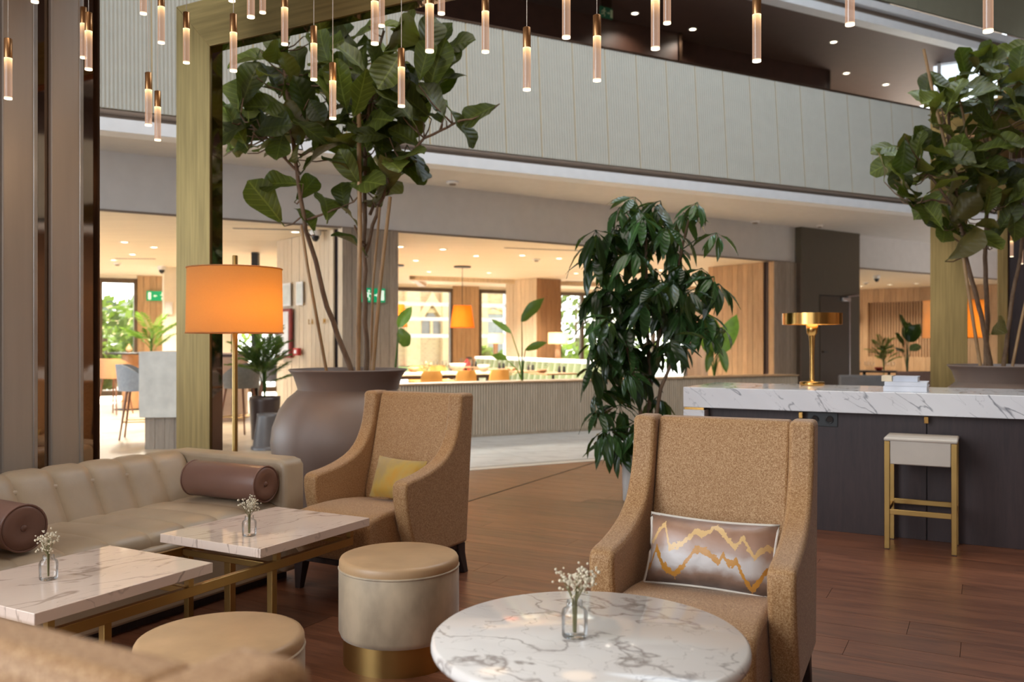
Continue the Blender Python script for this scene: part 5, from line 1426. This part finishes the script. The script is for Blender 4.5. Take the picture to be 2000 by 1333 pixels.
# pendant lamps with orange shades
def hang_lamp(label, p, zb, zt, r0, r1):
    t = thing('hanging_lamp', label, 'pendant lamp', (p[0], p[1], zb), 0, 'orange hanging lamps of the restaurant')
    s = MB().lathe([(r0, 0), (r1, zt-zb)], 40); s.f = s.f[:-2]; s.sm = s.sm[:-2]; sh = s.build('lamp_shade', M['shade_orange'], t)
    MB().tube([(r0*math.cos(2*PI*k/40), r0*math.sin(2*PI*k/40), 0) for k in range(41)], .006, 5, cap=False).build('shade_rim', M['shade_orange'], sh)
    MB().tube([(0, 0, (zt-zb)*.5), (0, 0, 2.68-zb)], .006, 6).build('cable', M['black'], t)
    MB().lathe([(.17, 2.67-zb), (.17, 2.695-zb)], 24).build('ceiling_rose', M['black'], t)
    MB().lathe([(0, .1), (.05, .14), (.05, .2), (0, .26)], 12).build('bulb', emit('bulb_glow', (1, .72, .38), 4), t)
    point((p[0], p[1], zb+.22), 7, (1, .55, .2), .05)
hang_lamp('orange tapered hanging lamp before the wood pilaster between the windows', W(903, 17.3), 1.49, 1.92, .238, .175)
hang_lamp('orange hanging lamp cut by the left wall block', W(772, 17.0), 1.50, 1.93, .238, .175)
# table lamps on the ledge
def ledge_lamp(label, px, d):
    p = W(px, d); t = thing('ledge_lamp', label, 'lamp', (p[0], p[1], GZ+.036), 0, 'cream lamps along the banquette ledge')
    MB().lathe([(.10, 0), (.10, .015), (.03, .02), (.055, .03), (.055, .34)], 20).build('stem', M['board_rust'], t)
    s = MB().lathe([(.195, .30), (.195, .52)], 36); s.f = s.f[:-2]; s.sm = s.sm[:-2]; sh = s.build('lamp_shade', M['shade_cream'], t)
    MB().tube([(.195*math.cos(2*PI*k/36), .195*math.sin(2*PI*k/36), .52) for k in range(37)], .004, 5, cap=False).build('shade_rim', M['shade_cream'], sh)
    point((p[0], p[1], GZ+.43), 5, (1, .72, .4), .04)
def ledge_d(px): return on_line(px, (g0.x-gd.normalized().y*-.2, g0.y), gd.normalized())
def ledge_pt(px, off=.2):
    nn = Vector((-gd.y, gd.x)).normalized()*off; b0 = g0+nn; s = on_line(px, (b0.x, b0.y), gd.normalized()); p = b0+gd.normalized()*s; return (p.x, p.y)
for px, lab in ((1090, 'cream drum lamp on the banquette ledge before the right window'), (968, 'cream drum lamp on the banquette ledge left of the boarded pillar')):
    p = ledge_pt(px); ledge_lamp(lab, px, p[1])
# fire extinguisher
fe = thing('fire_extinguisher', 'red fire extinguisher at the foot of the wood pilaster', 'extinguisher', (*W(912, 21.3), .25))
MB().lathe([(.085, .002), (.09, .02), (.09, .42), (.06, .48), (.03, .50), (.03, .54)], 20).build('cylinder_body', M['red'], fe)
MB().box(-.02, .12, -.02, .02, .54, .58).build('valve_handle', M['black'], fe); MB().tube([(.03, 0, .55), (.13, 0, .52), (.14, 0, .25)], .012, 6).build('hose', M['black'], fe)
MB().lathe([(.12, -.25), (.12, -.23), (.02, -.225), (.02, 0), (.08, .001)], 16).build('stand', M['black_metal'], fe)
# notices, cabinet and alarm on block A's left face
dA = (cA-lA).normalized(); aA = math.atan2(dA.y, dA.x); nA = Vector((dA.y, -dA.x))
def on_face(px, p0, d): return on_line(px, (p0.x, p0.y), d)
def faceA(px): return on_face(px, lA, dA)
def poster(label, pxa, pxb, z0, z1):
    sa, sb = faceA(pxa), faceA(pxb); p = lA+dA*sa+nA*.03
    t = thing('wall_notice', label, 'notice', (p.x, p.y, z0), aA)
    w = sb-sa; h = z1-z0
    MB().box(0, w, -.012, 0, 0, h).build('notice_frame', M['white_plastic'], t, bevel=.003)
    MB().box(.03, w-.03, -.014, -.012, .03, h-.03).build('notice_sheet', pm('sheet', (.62, .66, .62), .3), t)
poster('framed notice on the pale wall block, left of its pair beside the amber shade', 553, 572, 1.72, 2.05)
poster('framed notice on the pale wall block, right of its pair', 583, 596, 1.72, 2.05)
sa, sb = faceA(549), faceA(575.5); p = lA+dA*sa+nA*.03
fc = thing('hose_cabinet', 'white fire hose cabinet with a dark red frame on the wall block', 'cabinet', (p.x, p.y, .98), aA)
MB().box(0, sb-sa, -.04, 0, 0, .70).build('cabinet_frame', pm('frame_red', (.26, .03, .03), .4), fc, bevel=.003); MB().box(.03, sb-sa-.05, -.048, -.04, .03, .66).build('cabinet_door', M['white_plastic'], fc)
sa = faceA(582); p = lA+dA*sa+nA*.03
ab = thing('fire_alarm', 'red fire alarm button on the pale wall block', 'alarm', (p.x, p.y, 1.02), aA)
MB().box(0, .16, -.05, 0, 0, .10).build('alarm_box', M['red'], ab, bevel=.004); MB().box(.045, .115, -.054, -.05, .025, .075).build('alarm_plate', M['white_plastic'], ab)
# letters on the wall: L A ... M (the rest is hidden behind the stems)
GLY = {'L': [[(0, 0), (.5, 0), (.5, .13), (.15, .13), (.15, 1), (0, 1)]],
       'A': [[(0, 0), (.15, 0), (.42, 1), (.28, 1)], [(.55, 0), (.7, 0), (.42, 1), (.28, 1)], [(.15, .28), (.55, .28), (.55, .40), (.15, .40)]],
       'M': [[(0, 0), (.14, 0), (.14, 1), (0, 1)], [(.71, 0), (.85, 0), (.85, 1), (.71, 1)], [(.14, 1), (.14, .75), (.425, .3), (.425, .5)], [(.71, 1), (.71, .75), (.425, .3), (.425, .5)]]}
for px, ch in ((608, 'L'), (613.5, 'A'), (637, 'M')):
    sa = faceA(px); p = lA+dA*sa+nA*.036
    g = MB()
    for poly in GLY[ch]: g.prism([(x*.07, z*.07) for x, z in poly], -.008, 0, 'y')
    o = g.build('wall_letter', M['brass'], None, (p.x, p.y, 1.45), aA)
    tag(o, 'small brass letter %s on the pale wall block behind the fig stems' % ch, 'letter', 'brass wall letters')

# ---- exit signs
def exit_sign(label, p, z, ang, w, h, man_left=True):
    t = thing('exit_sign', label, 'sign', (p[0], p[1], z), ang)
    MB().box(-w/2, w/2, 0, .03, -h/2, h/2).build('sign_box', M['exit_green'], t)
    g = MB(); s = 1 if man_left else -1; y0, y1 = -.004, -.0005
    def pol(pts): g.prism([(s*x*h, z_*h) for x, z_ in (pts if s > 0 else pts[::-1])], y0, y1, 'y')
    ox = -w/h*.27
    # running figure
    g.lathe([(0, 0)], 3) if False else None
    pol([(ox+.10+.075*math.cos(a*PI/4), .30+.075*math.sin(a*PI/4)) for a in range(8)])
    pol([(ox-.02, -.08), (ox+.10, -.06), (ox+.13, .20), (ox+.0, .20)])
    pol([(ox+.0, .20), (ox-.20, .10), (ox-.23, -.04), (ox-.17, -.04), (ox-.14, .06), (ox+.0, .11)])
    pol([(ox+.12, .20), (ox+.12, .11), (ox+.22, .03), (ox+.30, .10), (ox+.27, .15), (ox+.22, .11)])
    pol([(ox-.02, -.08), (ox+.06, -.08), (ox+.18, -.20), (ox+.15, -.38), (ox+.08, -.38), (ox+.10, -.23)])
    pol([(ox-.02, -.06), (ox+.06, -.10), (ox-.10, -.24), (ox-.28, -.24), (ox-.28, -.17), (ox-.12, -.17)])
    g.build('running_figure', M['exit_white'], t)
    a = MB(); x0 = w/h*.02
    def pola(pts): a.prism([(s*x*h, z_*h) for x, z_ in (pts if s > 0 else pts[::-1])], y0, y1, 'y')
    pola([(x0, -.04), (x0+.22, -.04), (x0+.22, .04), (x0, .04)]); pola([(x0+.18, -.13), (x0+.36, 0), (x0+.18, .13)])
    a.build('arrow', M['exit_white'], t)
    dx = w/h*.30
    q = [(dx, -.36), (dx+.26, -.36), (dx+.26, .36), (dx, .36)]
    MB().prism([(s*x*h, z_*h) for x, z_ in (q if s > 0 else q[::-1])], y0, y1, 'y').build('door_pictogram', M['exit_white'], t)
    return t
dR = (rA-cA).normalized(); aR = math.atan2(dR.y, dR.x); nR = Vector((dR.y, -dR.x))
s_ = on_face(728, cA, dR); p = cA+dR*s_+nR*.035
exit_sign('green exit sign on the grey boarded block behind the fig stems', p, ZZ(577, p.y), aR, .33, .185)
pf = FP(FW(307, M_WIN), M_WIN-.06)
exit_sign('green exit sign on the wood panel by the left window', pf, ZZ(578.5, pf[1]), WA, .46, .22, False)
px_ = W(1185, 13.1); eu = exit_sign('dim green exit sign hanging under the dark upper ceiling', px_, ZZ(25, 13.1), WA+D(6), .235, .165)
MB().box(-.1, .1, .005, .025, .083, 6.4-ZZ(25, 13.1)).build('hanger_plate', M['bronze_dark'], eu)
ue = pm('exit_dim', (.02, .10, .045), .4); uw_ = pm('exit_dim_white', (.42, .45, .25), .4)
for ch in eu.children:
    if ch.name.startswith('sign_box'): ch.data.materials[0] = ue
    elif not ch.name.startswith('hanger'): ch.data.materials[0] = uw_

# ---- ceiling fittings
dl_me = {}
def downlight(px, py, zc, group, label, power=0, ring=True):
    d = (zc-CAMZ)*F/(666.5-py); p = W(px, d)
    t = thing('downlight', label, 'downlight', (p[0], p[1], zc), 0, group)
    if 'r' not in dl_me:
        a = MB().lathe([(.075, -.001), (.075, -.006), (.055, -.008), (.05, -.001)], 20).mesh('trim_ring'); a.materials.append(M['white_plastic']); dl_me['r'] = a
        b = MB().lathe([(0, -.004), (.05, -.004)], 20).mesh('lens'); b.materials.append(M['downlight_glow']); dl_me['l'] = b
    rep(dl_me['r'], 'trim_ring', t, Matrix.Identity(4)); rep(dl_me['l'], 'lens', t, Matrix.Identity(4))
    if power: spot((p[0], p[1], zc-.03), power, (1, .93, .80), D(140))
DA = 'downlights of the bar ceiling'; DB_ = 'downlights of the restaurant ceiling'; DU = 'downlights of the dark upper ceiling'; DR_ = 'downlights of the right alcove'
for i_, (px, py) in enumerate(sorted(((243, 473), (301, 483), (259, 497), (222, 508), (577, 453)))): downlight(px, py, 2.7, DA, 'small downlight in the bar ceiling, %s in the row from the left' % ORD[i_], 400 if px < 500 else 0)
for i_, (px, py) in enumerate(sorted(((782, 482), (865, 487), (812, 509), (1020, 499), (1092, 505), (930, 500), (1180, 512), (838, 531), (955, 533), (1125, 534), (1290, 528)))): downlight(px, py, 2.7, DB_, 'small downlight in the restaurant ceiling, %s from the left' % ORD[i_], 430 if px < 1000 else 230)
for i_, (px, py) in enumerate(sorted(((1683, 559), (1738, 556), (1790, 554)))): downlight(px, py, 2.7, DR_, 'small downlight in the right alcove ceiling, %s from the left' % ORD[i_], 100)
for i_, (px, py) in enumerate(sorted(((1240, 26), (1353, 57), (1628, 82), (1653, 143), (1730, 165), (1802, 185)))): downlight(px, py, 6.4, DU, 'warm downlight in the dark upper ceiling, %s from the left' % ORD[i_], 30)
def dome(label, px, py, zc=2.7, r=.075):
    d = (zc-CAMZ)*F/(666.5-py); p = W(px, d)
    t = thing('security_camera', label, 'camera', (p[0], p[1], zc), 0, 'dome cameras under the ceilings')
    MB().lathe([(r, 0), (r*1.05, -.05), (r*.9, -.075)], 20).build('camera_housing', M['white_plastic'], t)
    MB().lathe([(r*.75, -.07), (r*.7, -.11), (r*.4, -.145), (0, -.155)], 20).build('camera_dome', M['smoke_glass'], t)
dome('white dome camera on the ceiling before the pale wall block', 616, 450); dome('dome camera on the bar ceiling near the left exit sign', 316, 520); dome('dome camera on the restaurant ceiling beside the umbrella tree', 1212, 500); dome('dome camera on the right alcove ceiling', 1712, 538)
def detector(label, px, py, zc, r=.06, sq=False):
    d = (zc-CAMZ)*F/(666.5-py); p = W(px, d)
    t = thing('smoke_detector', label, 'detector', (p[0], p[1], zc))
    MB().lathe([(r, 0), (r, -.02), (r*.8, -.03)], 20).build('detector_base', M['white_plastic'], t); MB().lathe([(r*.6, -.028), (r*.5, -.05), (0, -.055)], 16).build('detector_head', M['trim_taupe'], t)
detector('smoke detector on the beige soffit right of the left fig tree', 884, 355, 3.37, .085); detector('smoke detector on the beige soffit above the umbrella tree', 1475, 432, 3.37, .085); detector('smoke detector on the beige soffit near the olive pillar', 1601, 440, 3.37, .06)
detector('smoke detector on the bar ceiling above the left window', 229, 514, 2.7, .07); detector('smoke detector on the restaurant ceiling above the orange lamp', 1048, 506, 2.7, .07); detector('smoke detector on the right alcove ceiling', 1691, 552, 2.7, .07)
# sprinkler pipe and slot vents
def slot_vent(label, pxa, pya, L, ang):
    d = 1.48*F/(666.5-pya); p = W(pxa, d); t = thing('slot_vent', label, 'vent', (p[0], p[1], 2.7), ang)
    MB().box(0, L, -.03, .03, -.006, 0).build('vent_frame', M['trim_taupe'], t); MB().box(.02, L-.02, -.015, .015, -.008, -.006).build('vent_slot', M['black'], t)
slot_vent('long slot vent in the bar ceiling behind the amber lamp', 455, 446, 1.5, D(10)); slot_vent('slot vent in the restaurant ceiling near the orange lamp', 985, 484, 1.9, D(20)); slot_vent('slot vent in the bar ceiling over the left window', 225, 505, .7, D(5)); slot_vent('slot vent in the restaurant ceiling left of the umbrella tree', 1105, 549.5, 1.6, D(15))
# ceiling recess with a wooden edge
cf = struct('trim_ceiling', 'wood edged ceiling recess before the windows')
m_ = 18.6
for (w_a, w_b, m0, m1) in ((FW(800, m_), FW(1390, m_), m_, m_+.14), ):
    MB().prism([FP(w_a, m0), FP(w_b, m0), FP(w_b, m1), FP(w_a+.2, m1)], 2.60, 2.699).build('recess_edge', M['board_pale'], cf)
MB().prism([FP(FW(800, m_), m_), FP(FW(800, m_)+.14, m_), FP(FW(800, m_)+1.4, m_+2.4), FP(FW(800, m_)+1.2, m_+2.4)], 2.62, 2.699).build('recess_edge', M['board_honey'], cf)

# ---- right alcove
ck = e0+de*on_al(1651)+ne*.02
cl = thing('wall_clock', 'round cream wall clock half hidden by the olive pillar', 'clock', (ck.x, ck.y, ZZ(625, ck.y)), ae)
def disc(r, y0, y1, mat, name): 
    b = MB().lathe([(r, 0), (r, y1-y0)], 40); o = b.build(name, mat, cl); o.matrix_local = Matrix.Translation((0, -y0, 0)) @ Matrix.Rotation(PI/2, 4, 'X'); return o
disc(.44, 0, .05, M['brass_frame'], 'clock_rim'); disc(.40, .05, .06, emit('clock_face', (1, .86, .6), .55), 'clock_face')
MB().box(-.012, .012, -.075, -.066, 0, .3).build('clock_hand', M['black'], cl); MB().box(0, .2, -.075, -.066, -.012, .012).build('clock_hand', M['black'], cl)
at = thing('dining_table', 'laid dining table before the right alcove wall', 'table', (*W(1712, 19.2), 0), D(-20))
MB().box(-.50, .42, -.35, .35, .535, .57).build('table_top', M['espresso'], at, bevel=.004)
for x in (-.25, .25): MB().lathe([(.2, 0), (.2, .01), (.03, .02), (.03, .535)], 16, (x, 0, 0)).build('pedestal', M['black_metal'], at)
for k, (x, y) in enumerate([(-.38, -.1), (-.2, .15), (-.1, -.15), (.22, .15), (.32, -.1)]): goblet('wine glass on the right alcove table, %s of five from the left' % ORD[k], on_table(at, x, y), .571, 1.0)
bowl('serving_bowl', 'dark bowl among the glasses of the right alcove table', on_table(at, .05, .12), .571, .10, .07, M['red'])
def settee(label, p, w, ang, mat, h=.52):
    t = thing('settee', label, 'sofa', (p[0], p[1], 0), ang)
    MB().box(-w/2, w/2, 0, .16, .06, h).build('backrest', mat, t, bevel=.03); MB().box(-w/2, w/2, .16, .70, .06, .36).build('seat', mat, t, bevel=.03); MB().box(-w/2+.05, w/2-.05, .05, .65, 0, .06).build('plinth', M['black'], t)
settee('grey settee seen from behind, left of the books', W(1700, 15.6), 1.05, D(-8), pm('settee_grey', (.17, .165, .165), .8), .61)
settee('darker grey settee beside it, behind the books', W(1792, 14.6), .62, D(-8), pm('settee_brown', (.16, .085, .06), .7), .71)

# ================================================================== OUTSIDE
og = st(MB().prism([FP(-40, M_WIN+.32), FP(70, M_WIN+.32), FP(90, 75), FP(-60, 75)], -.25, -.03).build('ground_outside', M['paving']))
def CP(w, m): return (*FP(w, m), 0)
mc = 40.0
c0, c1 = FW(700, mc), FW(1010, mc)
ch = thing('church', 'sunlit brick church front seen through the restaurant windows', 'building', CP(c0, mc), WA)
CLW = c1-c0
MB().box(0, CLW, 0, 6, 0, 8).build('brick_wall', M['church_brick'], ch)
def cw_(px, yy=0): return FW(px, mc)-c0
for px in (803, 872, 935, 1000):
    x = cw_(px); MB().box(x-.35, x+.35, -.35, 0, 0, 7).build('buttress', M['church_stone'], ch, bevel=.02)
for z in (5.0, 2.6): MB().box(0, CLW, -.10, 0, z, z+.22).build('string_course', M['church_stone'], ch)
x = cw_(841)
def ctp(py): return ZZ(py, FP(FW(841, mc), mc)[1])
zt_, zb_ = ctp(600), ctp(655)
MB().prism([(x-1.1, zt_-1.0), (x-.8, zt_-1.0), (x, zt_+.15), (x+.8, zt_-1.0), (x+1.1, zt_-1.0), (x, zt_+.75)], -.25, 0, 'y').build('gable_moulding', M['church_stone'], ch)
MB().prism([(x-.55, zb_), (x+.55, zb_), (x+.55, zt_-.9), (x, zt_-.1), (x-.55, zt_-.9)], -.06, 0, 'y').build('window_opening', pm('lead_glass', (.20, .17, .15), .3), ch)
for dx in (-.6, 0, .6): MB().box(x+dx-.07, x+dx+.07, -.12, -.06, zb_, zt_-.6).build('tracery', M['church_stone'], ch)
x = cw_(962); zz = ctp(622)
MB().prism([(x-1.1, -.1), (x+1.1, -.1), (x+1.1, zz-.5), (x+.8, zz+.2), (x, zz+.55), (x-.8, zz+.2), (x-1.1, zz-.5)], -.06, 0, 'y').build('door_arch', pm('gate_grey', (.30, .28, .27), .7), ch)
MB().tube([(x+1.25*math.cos(PI*k/10), -.06, zz-.55+1.15*math.sin(PI*k/10)) for k in range(11)], .14, 6).build('arch_moulding', M['church_stone'], ch)
# white steel terrace frame outside
tf = thing('terrace_frame', 'white steel terrace frame just outside the restaurant windows', 'frame', CP(FW(770, 23.4), 23.4), WA)
LT_ = FW(1340, 23.4)-FW(770, 23.4)
for py in (592, 622, 656):
    z = ZZ(py, 24.5); MB().box(0, LT_, 0, .06, z-.05, z+.05).build('rail', M['white_paint'], tf)
k = 0.0
while k < LT_: MB().box(k, k+.06, .0, .06, -.03, 2.9).build('upright', M['white_paint'], tf); k += 1.75
def bush(name, label, w, m, rx, rz_, zc, n, seed, mat=M['hedge'], group=None):
    r = random.Random(seed); p = FP(w, m); b = MB()
    for k in range(n):
        while True:
            v = Vector((r.uniform(-1, 1), r.uniform(-1, 1), r.uniform(-1, 1)))
            if .25 < v.length < 1: break
        c = Vector((v.x*rx, v.y*rx*.7, zc+v.z*rz_)); s = r.uniform(.10, .22); d = Vector((r.gauss(0, 1), r.gauss(0, 1), r.gauss(0, 1))).normalized(); x_ = d.orthogonal().normalized()*s; y_ = d.cross(x_)*.6
        b.add([tuple(c-x_), tuple(c-y_), tuple(c+x_), tuple(c+y_)], [(0, 1, 2, 3)])
    t = thing(name, label, 'shrub', (p[0], p[1], 0), 0, group); o = b.build('foliage', mat, t); o['kind'] = 'stuff'
    MB().tube([(0, 0, -.03), (0, 0, zc)], .07, 6).build('trunk', M['stem_bark'], t)
bush('garden_shrub', 'leafy hedge outside the left window', FW(205, 27), 27, 2.6, 1.2, 1.3, 700, 3)
bush('garden_shrub', 'leafy hedge outside the left window near its right side', FW(262, 34), 34, 2.4, 1.3, 1.3, 650, 4)
bush('garden_shrub', 'flowering shrub low outside the left window', FW(200, 23.5), 23.5, .7, .6, .6, 220, 5)
bush('garden_tree', 'bright leafy tree outside the right window beside the pillar', FW(1125, 30), 30, 2.3, 2.6, 2.6, 900, 6)
bush('garden_tree', 'leafy tree outside the window behind the umbrella tree', FW(1262, 33), 33, 2.4, 2.4, 2.4, 700, 7)
bush('garden_shrub', 'low shrub outside the right window', FW(1110, 24.5), 24.5, 1.0, .6, .55, 260, 8)
bush('garden_shrub', 'low pinkish shrub outside the window beside the church gate', FW(950, 25), 25, .9, .5, .5, 240, 9)
bush('garden_tree', 'tree outside the windows behind the amber lamp', FW(420, 38), 38, 3.0, 2.2, 2.0, 700, 10)
MB().prism([FP(FW(150, 45), 45), FP(FW(345, 45), 45), FP(FW(345, 45), 47), FP(FW(150, 45), 47)], -.1, 3.0).build('wall_garden', M['church_stone'])['kind'] = 'structure'
MB().box(-4, 14, 0, 6, -.03, -.0).build('lawn', M['grass'], og, (*FP(FW(790, 34), 33), 0), WA)
